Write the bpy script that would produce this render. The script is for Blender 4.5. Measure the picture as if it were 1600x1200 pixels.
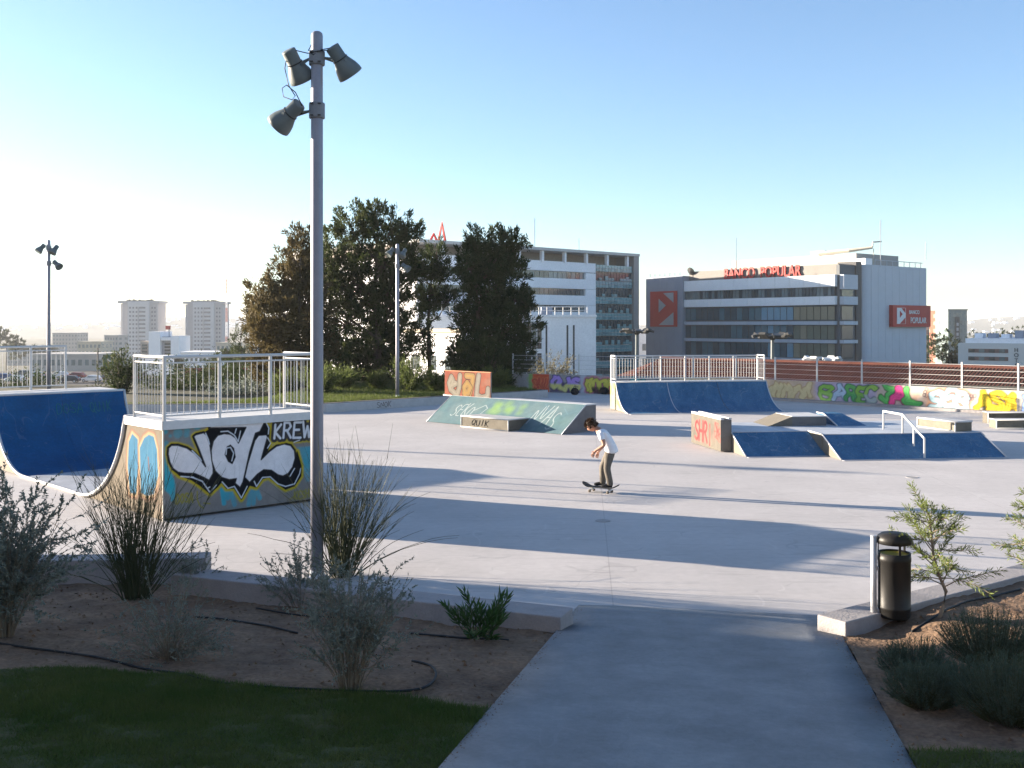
import bpy, bmesh, math, random
import numpy as np
from mathutils import Vector, Matrix
random.seed(7); rng = np.random.default_rng(7)
R = math.radians
for o in list(bpy.data.objects): bpy.data.objects.remove(o)
S = bpy.context.scene
COL = S.collection
# ------------------------------------------------------------------ camera
F, HZ, CX, CH = 1620.0, 508.0, 800.0, 3.3          # focal length and horizon in photo pixels, eye height in metres
cam = bpy.data.cameras.new('camera'); camo = bpy.data.objects.new('camera', cam); COL.objects.link(camo)
camo.location = (0, 0, CH); camo.rotation_euler = (R(90), 0, 0)
cam.sensor_width = 36; cam.lens = 36 * F / 1600; cam.shift_y = -(600 - HZ) / 1600
cam.clip_start = .05; cam.clip_end = 20000
S.camera = camo
# ------------------------------------------------------------------ sky, sun, exposure
SUN_EL = 9.5; HAZE = .00015
SD = Vector((.94, -.342, 0)).normalized()           # the way shadows fall on the floor
w = bpy.data.worlds.new('World'); S.world = w; w.use_nodes = True
nt = w.node_tree; bg = nt.nodes['Background']
sky = nt.nodes.new('ShaderNodeTexSky'); sky.sky_type = 'NISHITA'; sky.sun_disc = False
sky.sun_elevation = R(SUN_EL); sky.sun_rotation = math.atan2(-SD.x, -SD.y)
sky.air_density = .85; sky.dust_density = .6; sky.ozone_density = 2.2; sky.altitude = 100
tint = nt.nodes.new('ShaderNodeMix'); tint.data_type = 'RGBA'; tint.blend_type = 'MULTIPLY'; tint.inputs[0].default_value = 1; tint.inputs[7].default_value = (.965, .975, 1.02, 1)   # white balance of the whole sky
nt.links.new(sky.outputs[0], tint.inputs[6]); nt.links.new(tint.outputs[2], bg.inputs[0]); bg.inputs[1].default_value = .068
sun = bpy.data.lights.new('sun', 'SUN'); sun.energy = 5.0; sun.angle = R(.5); sun.color = (1, .86, .69)
suno = bpy.data.objects.new('sun', sun); COL.objects.link(suno)
suno.rotation_euler = Vector((SD.x * math.cos(R(SUN_EL)), SD.y * math.cos(R(SUN_EL)), -math.sin(R(SUN_EL)))).to_track_quat('-Z', 'Y').to_euler()
suno.location = (-20, 10, 30)
vs = S.view_settings; vs.view_transform = 'Standard'; vs.look = 'None'; vs.gamma = 1; vs.exposure = 2.27
vs.use_curve_mapping = False

# ------------------------------------------------------------------ helpers
def lin(c):
    return tuple(((x / 255) / 12.92 if x / 255 <= .04045 else ((x / 255 + .055) / 1.055) ** 2.4) for x in c)
def px(u, v, z=0):                                   # where the ray of a photo pixel meets the level z
    Y = F * (CH - z) / (v - HZ); return Vector(((u - CX) * Y / F, Y, z))
def pd(u, v, Y):                                     # the ray of a photo pixel at a known distance
    return Vector(((u - CX) * Y / F, Y, CH - (v - HZ) * Y / F))
def rot2(a): return Vector((math.cos(a), math.sin(a), 0))
MATS = {}
def mat(name, col, rough=.8, var=.12, scale=3., bump=0., bscale=40., metal=0., attr=False, col2=None, detail=6, spec=.22, alpha=None, trans=0., stretch=None, obj=False, micro=.06):
    if name in MATS: return MATS[name]
    m = bpy.data.materials.new(name); m.use_nodes = True; t = m.node_tree; N = t.nodes; L = t.links
    b = N['Principled BSDF']; b.inputs['Roughness'].default_value = rough; b.inputs['Metallic'].default_value = metal
    b.inputs['Specular IOR Level'].default_value = spec
    g = N.new('ShaderNodeNewGeometry'); pos = g.outputs['Position']
    if obj:
        tc = N.new('ShaderNodeTexCoord'); pos = tc.outputs['Object']
    if stretch:
        mp = N.new('ShaderNodeMapping'); mp.inputs['Scale'].default_value = stretch; L.new(pos, mp.inputs[0]); pos = mp.outputs[0]
    n1 = N.new('ShaderNodeTexNoise'); n1.inputs['Scale'].default_value = scale; n1.inputs['Detail'].default_value = detail
    n1.inputs['Roughness'].default_value = .65
    L.new(pos, n1.inputs['Vector'])
    rmp = N.new('ShaderNodeMapRange'); rmp.inputs[1].default_value = .25; rmp.inputs[2].default_value = .75
    L.new(n1.outputs['Fac'], rmp.inputs[0])
    mx = N.new('ShaderNodeMix'); mx.data_type = 'RGBA'
    L.new(rmp.outputs[0], mx.inputs[0])
    if attr:
        a = N.new('ShaderNodeVertexColor'); a.layer_name = 'Col'
        for i, k in ((6, 1 - var), (7, 1 + var)):
            s = N.new('ShaderNodeVectorMath'); s.operation = 'SCALE'; s.inputs['Scale'].default_value = k
            L.new(a.outputs[0], s.inputs[0]); L.new(s.outputs[0], mx.inputs[i])
    else:
        c2 = col2 if col2 else tuple(min(1, c * (1 + var)) for c in col)
        c1 = col if col2 else tuple(c * (1 - var) for c in col)
        mx.inputs[6].default_value = (*c1, 1); mx.inputs[7].default_value = (*c2, 1)
    n3 = N.new('ShaderNodeTexNoise'); n3.inputs['Scale'].default_value = scale * 14; n3.inputs['Detail'].default_value = 5; L.new(pos, n3.inputs['Vector'])
    m3 = N.new('ShaderNodeMapRange'); m3.inputs[1].default_value = .3; m3.inputs[2].default_value = .7; m3.inputs[3].default_value = 1 - micro; m3.inputs[4].default_value = 1 + micro; L.new(n3.outputs['Fac'], m3.inputs[0])
    v3 = N.new('ShaderNodeVectorMath'); v3.operation = 'SCALE'; L.new(mx.outputs[2], v3.inputs[0]); L.new(m3.outputs[0], v3.inputs['Scale']); L.new(v3.outputs[0], b.inputs['Base Color'])
    if bump:
        n2 = N.new('ShaderNodeTexNoise'); n2.inputs['Scale'].default_value = bscale; n2.inputs['Detail'].default_value = 4
        L.new(pos, n2.inputs['Vector'])
        bp = N.new('ShaderNodeBump'); bp.inputs['Strength'].default_value = bump; bp.inputs['Distance'].default_value = .02
        L.new(n2.outputs['Fac'], bp.inputs['Height']); L.new(bp.outputs[0], b.inputs['Normal'])
    if trans:
        tr = N.new('ShaderNodeBsdfTranslucent'); L.new(mx.outputs[2], tr.inputs[0])
        ms = N.new('ShaderNodeMixShader'); ms.inputs[0].default_value = trans
        L.new(b.outputs[0], ms.inputs[1]); L.new(tr.outputs[0], ms.inputs[2]); L.new(ms.outputs[0], N['Material Output'].inputs[0])
    MATS[name] = m; return m

class MB:
    def __init__(s): s.v = []; s.f = []
    def add(s, vs, fs):
        k = len(s.v); s.v += [tuple(p) for p in vs]; s.f += [tuple(i + k for i in f) for f in fs]; return s
    def box(s, a, b, M=None):
        x0, y0, z0 = a; x1, y1, z1 = b
        vs = [Vector(p) for p in ((x0,y0,z0),(x1,y0,z0),(x1,y1,z0),(x0,y1,z0),(x0,y0,z1),(x1,y0,z1),(x1,y1,z1),(x0,y1,z1))]
        if M: vs = [M @ p for p in vs]
        return s.add(vs, [(0,3,2,1),(4,5,6,7),(0,1,5,4),(1,2,6,5),(2,3,7,6),(3,0,4,7)])
    def prism(s, poly, z0, z1):                     # poly counter-clockwise in xy
        n = len(poly); vs = [(p[0], p[1], z0) for p in poly] + [(p[0], p[1], z1) for p in poly]
        return s.add(vs, [tuple(range(n))[::-1], tuple(range(n, 2 * n))] + [(i, (i + 1) % n, n + (i + 1) % n, n + i) for i in range(n)])
    def prismx(s, poly, x0, x1):                    # poly in yz, swept along x
        n = len(poly); vs = [(x0, p[0], p[1]) for p in poly] + [(x1, p[0], p[1]) for p in poly]
        return s.add(vs, [tuple(range(n))[::-1], tuple(range(n, 2 * n))] + [(i, (i + 1) % n, n + (i + 1) % n, n + i) for i in range(n)])
    def tube(s, pts, r, n=8, caps=True):
        pts = [Vector(p) for p in pts]; m = len(pts); rr = r if isinstance(r, (list, tuple)) else [r] * m
        ref = Vector((0, 0, 1)); vs = []; fs = []
        for i, p in enumerate(pts):
            d = (pts[min(i + 1, m - 1)] - pts[max(i - 1, 0)]).normalized()
            a = d.cross(ref)
            if a.length < .05: a = d.cross(Vector((1, 0, 0)))
            a.normalize(); b = a.cross(d)
            for k in range(n):
                t = 2 * math.pi * k / n; vs.append(p + (a * math.cos(t) + b * math.sin(t)) * rr[i])
        for i in range(m - 1):
            for k in range(n):
                fs.append((i*n + k, i*n + (k+1) % n, (i+1)*n + (k+1) % n, (i+1)*n + k))
        if caps: fs += [tuple(range(n)), tuple(range((m-1)*n, m*n))[::-1]]
        return s.add(vs, fs)
    def lathe(s, prof, n=20, M=None):               # profile of (radius, z)
        vs = []; fs = []; m = len(prof)
        for r, z in prof:
            for k in range(n):
                t = 2 * math.pi * k / n; p = Vector((r * math.cos(t), r * math.sin(t), z)); vs.append(M @ p if M else p)
        for i in range(m - 1):
            for k in range(n): fs.append((i*n + k, i*n + (k+1) % n, (i+1)*n + (k+1) % n, (i+1)*n + k))
        fs += [tuple(range(n))[::-1], tuple(range((m-1)*n, m*n))]
        return s.add(vs, fs)
    def mesh(s, name, m, smooth=False):
        me = bpy.data.meshes.new(name); me.from_pydata(s.v, [], s.f); me.materials.append(m)
        bm = bmesh.new(); bm.from_mesh(me); bmesh.ops.recalc_face_normals(bm, faces=bm.faces); bm.to_mesh(me); bm.free()
        if smooth: me.polygons.foreach_set('use_smooth', [True] * len(me.polygons))
        return me
    def build(s, name, m, parent=None, smooth=False, bevel=0):
        return link(name, s.mesh(name, m, smooth), parent, bevel)
def link(name, me, parent=None, bevel=0):
    o = bpy.data.objects.new(name, me); COL.objects.link(o)
    if parent: o.parent = parent
    if bevel:
        b = o.modifiers.new('bevel', 'BEVEL'); b.width = bevel; b.segments = 2; b.limit_method = 'ANGLE'
    return o
def inst(me, name, parent, loc, scale=(1, 1, 1), rz=0):
    o = bpy.data.objects.new(name, me); COL.objects.link(o); o.parent = parent; o.location = loc; o.scale = scale; o.rotation_euler = (0, 0, rz); return o
def tag(o, label, cat, group=None):
    o['label'] = label; o['category'] = cat
    if group: o['group'] = group
    return o
def thing(name, label, cat, loc=(0, 0, 0), rz=0, group=None):
    o = bpy.data.objects.new(name, None); COL.objects.link(o); o.location = loc; o.rotation_euler = (0, 0, rz); o.empty_display_size = .2
    return tag(o, label, cat, group)
def kind(o, k): o['kind'] = k; return o
def copy_tree(o, parent=None):
    c = o.copy(); COL.objects.link(c); c.parent = parent
    for ch in list(o.children): copy_tree(ch, c)
    return c
def np_mesh(name, co, nper, m, parent=None, smooth=False, colors=None):    # co: (faces*nper, 3), faces do not share corners
    me = bpy.data.meshes.new(name); nv = len(co); nf = nv // nper
    me.vertices.add(nv); me.vertices.foreach_set('co', np.ascontiguousarray(co, dtype=np.float32).ravel())
    me.loops.add(nv); me.loops.foreach_set('vertex_index', np.arange(nv, dtype=np.int32))
    me.polygons.add(nf); me.polygons.foreach_set('loop_start', np.arange(0, nv, nper, dtype=np.int32))
    me.polygons.foreach_set('loop_total', np.full(nf, nper, dtype=np.int32))
    if smooth: me.polygons.foreach_set('use_smooth', [True] * nf)
    me.materials.append(m); me.update()
    return link(name, me, parent)
def grid_mesh(name, P, m, parent=None, smooth=True, colors=None, mask=None):   # P: (ny, nx, 3)
    ny, nx = P.shape[:2]; idx = np.arange(ny * nx).reshape(ny, nx)
    q = np.stack([idx[:-1, :-1], idx[:-1, 1:], idx[1:, 1:], idx[1:, :-1]], -1).reshape(-1, 4)
    if mask is not None: q = q[mask.ravel()]
    me = bpy.data.meshes.new(name); me.vertices.add(nx * ny); me.vertices.foreach_set('co', P.astype(np.float32).ravel())
    me.loops.add(q.size); me.loops.foreach_set('vertex_index', q.astype(np.int32).ravel())
    me.polygons.add(len(q)); me.polygons.foreach_set('loop_start', np.arange(0, q.size, 4, dtype=np.int32))
    me.polygons.foreach_set('loop_total', np.full(len(q), 4, dtype=np.int32))
    if smooth: me.polygons.foreach_set('use_smooth', [True] * len(q))
    if colors is not None:
        a = me.color_attributes.new('Col', 'FLOAT_COLOR', 'POINT'); c = np.ones((ny * nx, 4), np.float32); c[:, :3] = colors.reshape(-1, 3)
        a.data.foreach_set('color', c.ravel())
    me.materials.append(m); me.update()
    return link(name, me, parent)
def unit(a): return a / np.maximum(np.linalg.norm(a, axis=-1, keepdims=True), 1e-9)
def leaves(name, P, D, L, W, m, parent, droop=0):    # diamond leaves at P pointing along D
    n = len(P); D = unit(D); r = unit(np.cross(D, rng.normal(size=(n, 3)))); nrm = np.cross(D, r)
    L = np.broadcast_to(np.asarray(L, float), (n,))[:, None]; W = np.broadcast_to(np.asarray(W, float), (n,))[:, None]
    mid = P + D * L * .45 + nrm * L * .08
    co = np.stack([P, mid + r * W * .5, P + D * L, mid - r * W * .5], 1).reshape(-1, 3)
    return kind(np_mesh(name, co, 4, m, parent), 'stuff')
NG = {}
def vnoise(x, y, sc, seed=0):                        # smooth value noise for terrain
    g = NG.setdefault(seed, None)
    if g is None: g = NG[seed] = np.random.default_rng(seed).random((64, 64))
    x = np.asarray(x) * sc; y = np.asarray(y) * sc
    xi = np.floor(x).astype(int); yi = np.floor(y).astype(int); fx = x - xi; fy = y - yi
    fx = fx * fx * (3 - 2 * fx); fy = fy * fy * (3 - 2 * fy); a = lambda i, j: g[(yi + j) % 64, (xi + i) % 64]
    return (a(0,0)*(1-fx)+a(1,0)*fx)*(1-fy)+(a(0,1)*(1-fx)+a(1,1)*fx)*fy - .5

# ------------------------------------------------------------------ painted panels (spray paint on flat boards)
class Canvas:
    def __init__(s, x0, x1, z0, z1, res, base):
        s.nx = max(2, int((x1 - x0) * res)); s.nz = max(2, int((z1 - z0) * res)); s.res = res
        s.X, s.Z = np.meshgrid(np.linspace(x0, x1, s.nx), np.linspace(z0, z1, s.nz)); s.C = np.empty((s.nz, s.nx, 3)); s.C[:] = base; s.wx = s.wz = 0
    def put(s, d, col, a=1., soft=None):             # d < 0 is inside
        k = soft or .7 / s.res; t = np.clip(.5 - d / (2 * k), 0, 1)[..., None] * a; s.C = s.C * (1 - t) + np.array(col) * t
    def seg(s, pts, closed=False):
        d = np.full(s.X.shape, 1e9); n = len(pts)
        for i in range(n if closed else n - 1):
            ax, az = pts[i]; bx, bz = pts[(i + 1) % n]; dx, dz = bx - ax, bz - az; L2 = dx*dx + dz*dz + 1e-12
            X_ = s.X + s.wx; Z_ = s.Z + s.wz; t = np.clip(((X_ - ax) * dx + (Z_ - az) * dz) / L2, 0, 1); d = np.minimum(d, np.hypot(X_ - ax - t*dx, Z_ - az - t*dz))
        return d
    def poly(s, pts):
        ins = np.zeros(s.X.shape, bool); n = len(pts)
        for i in range(n):
            ax, az = pts[i]; bx, bz = pts[(i + 1) % n]
            if az == bz: continue
            c = ((az > s.Z) != (bz > s.Z)) & (s.X < (bx - ax) * (s.Z - az) / (bz - az) + ax); ins ^= c
        d = s.seg(pts, True); return np.where(ins, -d, d)
    def strokes(s, lines): return np.minimum.reduce([s.seg(l) for l in lines])
    def blob(s, x, z, r): return np.hypot(s.X - x, s.Z - z) - r
FONT = {'A': [[(0,0),(.45,1),(.55,1),(1,0)],[(.2,.38),(.8,.38)]], 'B': [[(.05,0),(.05,1),(.65,1),(.88,.78),(.6,.55),(.05,.53)],[(.6,.55),(1,.28),(.7,0),(.05,0)]],
 'C': [[(1,.85),(.7,1),(.25,.95),(0,.55),(.2,.08),(.65,0),(1,.18)]], 'D': [[(.05,0),(.05,1),(.6,1),(.95,.6),(.9,.25),(.55,0),(.05,0)]], 'E': [[(.95,1),(.1,1),(.05,0),(1,0)],[(.08,.52),(.75,.52)]], 'G': [[(1,.85),(.6,1),(.1,.75),(.05,.3),(.4,0),(.95,.1),(.95,.45),(.6,.45)]],
 'H': [[(.05,0),(.05,1)],[(.95,0),(.95,1)],[(.05,.5),(.95,.5)]], 'I': [[(.5,0),(.5,1)]], 'J': [[(.3,1),(.95,1)],[(.7,1),(.7,.25),(.4,0),(.05,.25)]], 'K': [[(.05,0),(.05,1)],[(.9,1),(.1,.45),(.95,0)]],
 'L': [[(.1,1),(.05,.05),(.95,0)]], 'M': [[(0,0),(.1,1),(.5,.4),(.9,1),(1,0)]], 'N': [[(.05,0),(.1,1),(.9,0),(.95,1)]], 'O': [[(.5,0),(.08,.25),(.05,.75),(.5,1),(.93,.75),(.95,.25),(.5,0)]],
 'P': [[(.05,0),(.08,1),(.7,1),(.95,.75),(.65,.48),(.08,.45)]], 'Q': [[(.5,0),(.05,.3),(.1,.8),(.5,1),(.92,.75),(.9,.25),(.5,0)],[(.55,.3),(1.1,-.1)]], 'R': [[(.05,0),(.08,1),(.7,1),(.92,.75),(.6,.5),(.08,.48)],[(.45,.48),(1,0)]],
 'S': [[(.95,.85),(.55,1),(.1,.8),(.25,.55),(.8,.42),(.92,.15),(.5,0),(.05,.12)]], 'T': [[(0,1),(1,1)],[(.5,1),(.5,0)]], 'U': [[(.05,1),(.1,.2),(.5,0),(.9,.2),(.95,1)]], 'V': [[(0,1),(.5,0),(1,1)]], 'W': [[(0,1),(.25,0),(.5,.7),(.75,0),(1,1)]], 'Y': [[(0,1),(.5,.5),(1,1)],[(.5,.5),(.45,0)]]}
def chaikin(l):
    for _ in range(2):
        if len(l) < 3: break
        q = [l[0]]
        for a, b in zip(l[:-1], l[1:]): q += [(a[0]*.75+b[0]*.25, a[1]*.75+b[1]*.25), (a[0]*.25+b[0]*.75, a[1]*.25+b[1]*.75)]
        l = q + [l[-1]]
    return l
def word(text, x0, z0, x1, z1, wob=.06, seed=1, gap=.18):
    r = random.Random(seed); n = len(text); cw = (x1 - x0) / n; out = []
    for i, ch in enumerate(text):
        dz = r.uniform(-wob, wob) * (z1 - z0); sl = r.uniform(-.1, .15)
        out += [[(x0 + cw * (i + gap / 2 + p[0] * (1 - gap)) + sl * (p[1] - .5) * cw, z0 + dz + p[1] * (z1 - z0)) for p in l] for l in FONT[ch]]
    return [chaikin(l) for l in out]
PAINT = mat('sprayed panel', (1, 1, 1), .9, spec=.1, var=.14, scale=5, attr=True, bump=.08, bscale=60)
def panel(name, cv, fn, parent):                     # fn maps (X, Z) arrays to positions
    return grid_mesh(name, fn(cv.X, cv.Z), PAINT, parent, False, cv.C)
class Plane:                                         # an upright plane: photo pixel -> (distance along, height)
    def __init__(s, O, ang): s.O = Vector(O); s.e = rot2(ang); s.n = Vector((-s.e.y, s.e.x, 0))
    def __call__(s, u, v):
        d = Vector(((u - CX) / F, 1, -(v - HZ) / F)); c = Vector((0, 0, CH)); t = (s.O - c).dot(s.n) / d.dot(s.n); p = c + d * t - s.O
        return (p.dot(s.e), p.z)
    def z(s, pts, x0, y0, k): return [s(x0 + a / k, y0 + b / k) for a, b in pts]

# ------------------------------------------------------------------ materials
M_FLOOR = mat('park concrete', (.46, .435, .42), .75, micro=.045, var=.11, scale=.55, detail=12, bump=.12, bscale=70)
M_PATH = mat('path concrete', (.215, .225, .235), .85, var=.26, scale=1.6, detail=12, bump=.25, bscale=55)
M_KERB = mat('kerb concrete', (.30, .28, .275), .85, var=.15, scale=4, bump=.3, bscale=45)
M_WALLC = mat('wall concrete', (.42, .41, .40), .85, var=.15, scale=3, bump=.2)
M_BLUE = mat('blue ramp sheet', (.004, .052, .145), .55, spec=.15, col2=(.009, .092, .23), micro=.14, scale=1.4, detail=12, bump=.04)
M_BLUEW_LIT = mat('worn sky lit blue ramp sheet', (.016, .088, .19), .6, spec=.15, col2=(.07, .175, .29), micro=.2, scale=2.6, detail=14, stretch=(1, .5, .6))  # same sheet as the half pipe: wear plus brighter sky light in the colour
def scratches(m, col, amt, sc, wd, st=(1, 1, 1), seed=0.):   # thin wandering marks: wheel tracks, hairline cracks, scrapes
    t = m.node_tree; N = t.nodes; L = t.links; b = N['Principled BSDF']; src = b.inputs['Base Color'].links[0].from_socket
    g = N.new('ShaderNodeNewGeometry'); mp = N.new('ShaderNodeMapping'); mp.inputs['Scale'].default_value = st; mp.inputs['Location'].default_value = (seed, seed * 2, 0); L.new(g.outputs['Position'], mp.inputs[0])
    n = N.new('ShaderNodeTexNoise'); n.inputs['Scale'].default_value = sc; n.inputs['Detail'].default_value = 2; L.new(mp.outputs[0], n.inputs['Vector'])
    n2 = N.new('ShaderNodeTexNoise'); n2.inputs['Scale'].default_value = sc * 1.7; n2.inputs['Detail'].default_value = 3; L.new(mp.outputs[0], n2.inputs['Vector'])
    def mt(op, a, c):
        q = N.new('ShaderNodeMath'); q.operation = op
        for i, k in enumerate((a, c)):
            if isinstance(k, (int, float)): q.inputs[i].default_value = k
            else: L.new(k, q.inputs[i])
        return q.outputs[0]
    a = mt('SUBTRACT', n.outputs['Fac'], .5); a2 = N.new('ShaderNodeMath'); a2.operation = 'ABSOLUTE'; L.new(a, a2.inputs[0]); ln = mt('LESS_THAN', a2.outputs[0], wd); gate = mt('GREATER_THAN', n2.outputs['Fac'], .52); f = mt('MULTIPLY', mt('MULTIPLY', ln, gate), amt)
    mx = N.new('ShaderNodeMix'); mx.data_type = 'RGBA'; L.new(f, mx.inputs[0]); L.new(src, mx.inputs[6]); mx.inputs[7].default_value = (*col, 1); L.new(mx.outputs[2], b.inputs['Base Color'])
scratches(M_BLUE, (.16, .24, .32), .18, .9, .004, (1, 1, .35)); scratches(M_BLUE, (.10, .16, .24), .35, 2.2, .006, (1, 1, .3), 3.)
scratches(M_BLUEW_LIT, (.25, .31, .36), .3, 1.2, .006, (1, 1, .4)); scratches(M_BLUEW_LIT, (.2, .26, .3), .4, 2.6, .008, (1, .6, .4), 4.)
scratches(M_PATH, (.10, .10, .10), .14, .9, .0025); scratches(M_PATH, (.30, .31, .32), .14, 1.7, .006, (1, .5, 1), 5.)
M_TEAL = mat('teal ramp sheet', (.16, .33, .40), .55, var=.2, scale=2)
M_PLY = mat('grey side board', (.17, .155, .14), .75, var=.2, scale=3)
M_DECK = mat('pale deck board', (.50, .50, .50), .6, var=.12, scale=2.5, bump=.05)
M_WSTEEL = mat('white painted steel', (.54, .54, .53), .4, var=.08, scale=9)
M_GALV = mat('galvanised steel', (.50, .51, .53), .42, var=.1, scale=7, metal=.25)
M_LAMP = mat('grey lamp enamel', (.13, .15, .15), .45, var=.12, scale=8)
M_POLE = mat('lamp pole aluminium', (.25, .25, .29), .42, var=.07, scale=6, metal=.25)
M_BLACK = mat('black rubber', (.018, .018, .02), .6, var=.2, scale=9)
M_DARK = mat('dark metal', (.045, .046, .045), .38, var=.15, scale=9)
M_GLASSD = mat('dark window glass', (.03, .05, .062), .12, var=.35, scale=.35, spec=.8)
M_GLASSL = mat('curtained window glass', (.13, .17, .18), .16, var=.35, scale=.4, spec=.8)
M_GLASSS = mat('sky lit window glass', (.26, .34, .38), .12, var=.2, scale=.4, spec=.8)
M_WHITEB = mat('white render', (.86, .85, .86), .85, var=.06, scale=.3)
M_CREAM = mat('cream render', (.52, .46, .36), .85, var=.1, scale=.2)
M_GREYB = mat('grey cladding', (.27, .30, .36), .55, var=.06, scale=.5)
M_RED = mat('red sign', (.42, .03, .025), .5, var=.06, scale=1)
M_TERRA = mat('terracotta tile', (.085, .026, .017), .85, var=.35, scale=1.2, detail=8)
M_SOIL = mat('dry soil', (.080, .050, .034), .95, col2=(.27, .175, .11), micro=.25, scale=1.7, detail=10, bump=.9, bscale=28)
M_LAWN = mat('lawn floor', (.034, .055, .016), .95, col2=(.095, .085, .04), scale=2.0, bump=.6)
M_GRASS = mat('grass blade', (.034, .082, .012), .7, col2=(.115, .130, .038), scale=1.1, trans=.3)
M_LAND = mat('open land', (.045, .05, .025), .95, col2=(.10, .085, .055), scale=.02)
M_HILL = mat('hill scrub', (.035, .045, .03), .95, col2=(.09, .085, .07), scale=.006, detail=10)
M_SILV = mat('silver leaf', (.125, .155, .13), .7, col2=(.24, .27, .23), scale=8, trans=.25)
M_TWIG = mat('pale twig', (.20, .17, .125), .85, var=.25, scale=9)
M_BROOM = mat('broom stem', (.04, .055, .025), .75, col2=(.085, .085, .045), scale=6)
M_OLEA = mat('oleander leaf', (.035, .085, .022), .45, col2=(.07, .13, .04), scale=6, trans=.25)
M_PINE = mat('feathery leaf', (.11, .155, .035), .6, col2=(.20, .235, .065), scale=5, trans=.35)
M_BARK = mat('bark', (.085, .065, .048), .95, var=.3, scale=6, bump=.6, bscale=18)
M_BARKL = mat('young bark', (.25, .20, .15), .9, var=.25, scale=14)
M_LAV = mat('lavender leaf', (.055, .085, .06), .75, col2=(.11, .145, .105), scale=7, trans=.25)
M_LF = [mat('casuarina needles', (.024, .040, .012), .75, col2=(.075, .090, .028), scale=.9, trans=.3),
        mat('brownish needles', (.065, .055, .022), .75, col2=(.14, .105, .045), scale=.9, trans=.3),
        mat('deep green needles', (.018, .036, .012), .75, col2=(.055, .075, .024), scale=.9, trans=.3),
        mat('shrub leaves', (.055, .085, .018), .75, col2=(.14, .165, .045), scale=1.5, trans=.35)]
# ================================================================== THE SETTING
SL = .103
def zt(x, y):                                        # the slope that falls from the camera to the park floor
    t = ((12.23 - y) - (x - .79) * .208) / 1.043; return SL * np.maximum(t, 0)
def xl(y): return .79 - .208 * (12.23 - y)           # the two edges of the path
def xr(y): return 3.63 - .208 * (11.8 - y)
def gz(x, y): return float(zt(x, y))
def gpx(u, v):                                       # where the ray of a photo pixel meets the slope
    z = 0
    for _ in range(30): p = px(u, v, z); z = gz(p.x, p.y)
    return Vector((p.x, p.y, z))
def smooth(a, b, t): t = np.clip((t - a) / (b - a), 0, 1); return t * t * (3 - 2 * t)
def land(x, y):
    r = np.hypot(x * .8, y)
    return -.12 - 8.5 * smooth(58, 150, r) - 17 * smooth(260, 620, r) + vnoise(x, y, .004, 3) * 6 * smooth(150, 600, r)
ys = np.r_[-400, -150, np.arange(-60, 61, 8), np.arange(66, 200, 9), np.arange(210, 700, 25), np.arange(760, 2000, 120), 2500, 3500, 5000, 7500]
xs = np.r_[-5500, -3500, -2200, -1500, -1000, np.arange(-700, -200, 50), np.arange(-190, 191, 12), np.arange(210, 700, 50), 1000, 1500, 2200, 3500, 5500]
gx, gy = np.meshgrid(xs, ys)
kind(grid_mesh('ground', np.stack([gx, gy, land(gx, gy)], -1), M_LAND), 'structure')
# far hills: a ridge that just clears the eye line
hx = np.linspace(-4200, 4200, 200); hy = np.linspace(2300, 4600, 26); HX, HY = np.meshgrid(hx, hy)
ridge = np.exp(-((HY - 3500) / 620) ** 2)
hz = -32 + ridge * (30 + 16 * np.exp(-((HX + 500) / 500) ** 2) + 26 * np.exp(-((HX - 1750) / 200) ** 2) + 16 * np.exp(-((HX + 1000) / 350) ** 2) + 30 * vnoise(HX, HY, .0016, 5) + 9 * vnoise(HX, HY, .008, 6))
kind(grid_mesh('hills', np.stack([HX, HY, hz], -1), M_HILL), 'structure')
# park floor
FL = [(-60,12.9),(-9.2,12.95),(-3.95,13.45),(-3.9,12.45),(.62,10.75),(3.5,10.75),(6.2,12.75),(12,17.1),(24,26),(26,30),(22.2,33.6),(18.75,38.3),(10.3,47.65),(4.85,49.65),(0,52.05),(-.1,50),(1.7,47.4),(-7,39.15),(-13.2,38.65),(-60,38.4)]
fm = MB(); fm.add([(x, y, 0) for x, y in FL], [tuple(range(len(FL)))])
floor = kind(fm.build('skatepark_floor', M_FLOOR), 'structure')
# saw cuts, tyre and scuff marks are drawn in the floor's own colour
t = M_FLOOR.node_tree; N = t.nodes; L = t.links; b = N['Principled BSDF']; src = b.inputs['Base Color'].links[0].from_socket
g = N.new('ShaderNodeNewGeometry'); sx = N.new('ShaderNodeSeparateXYZ')
mp = N.new('ShaderNodeMapping'); mp.inputs['Rotation'].default_value = (0, 0, R(4)); mp.inputs['Location'].default_value = (-.33, 1.5, 0)
L.new(g.outputs['Position'], mp.inputs[0]); L.new(mp.outputs[0], sx.inputs[0])
def math_n(op, a, v=None, c=None):
    n = N.new('ShaderNodeMath'); n.operation = op
    for i, q in enumerate((a, v, c)):
        if q is None: continue
        if isinstance(q, (int, float)): n.inputs[i].default_value = q
        else: L.new(q, n.inputs[i])
    return n.outputs[0]
cut = None
for ax, per in ((0, 7.2), (1, 9.6)):
    q = math_n('MODULO', math_n('ADD', sx.outputs[ax], per * 20), per); ln = math_n('LESS_THAN', q, .014)
    cut = ln if cut is None else math_n('MAXIMUM', cut, ln)
stn = N.new('ShaderNodeTexNoise'); stn.inputs['Scale'].default_value = .16; stn.inputs['Detail'].default_value = 8; L.new(g.outputs['Position'], stn.inputs[0])
mp2 = N.new('ShaderNodeMapping'); mp2.inputs['Scale'].default_value = (.5, 5, 1); mp2.inputs['Rotation'].default_value = (0, 0, .35); L.new(g.outputs['Position'], mp2.inputs[0])
scn = N.new('ShaderNodeTexNoise'); scn.inputs['Scale'].default_value = 1.5; scn.inputs['Detail'].default_value = 10; L.new(mp2.outputs[0], scn.inputs[0])
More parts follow.
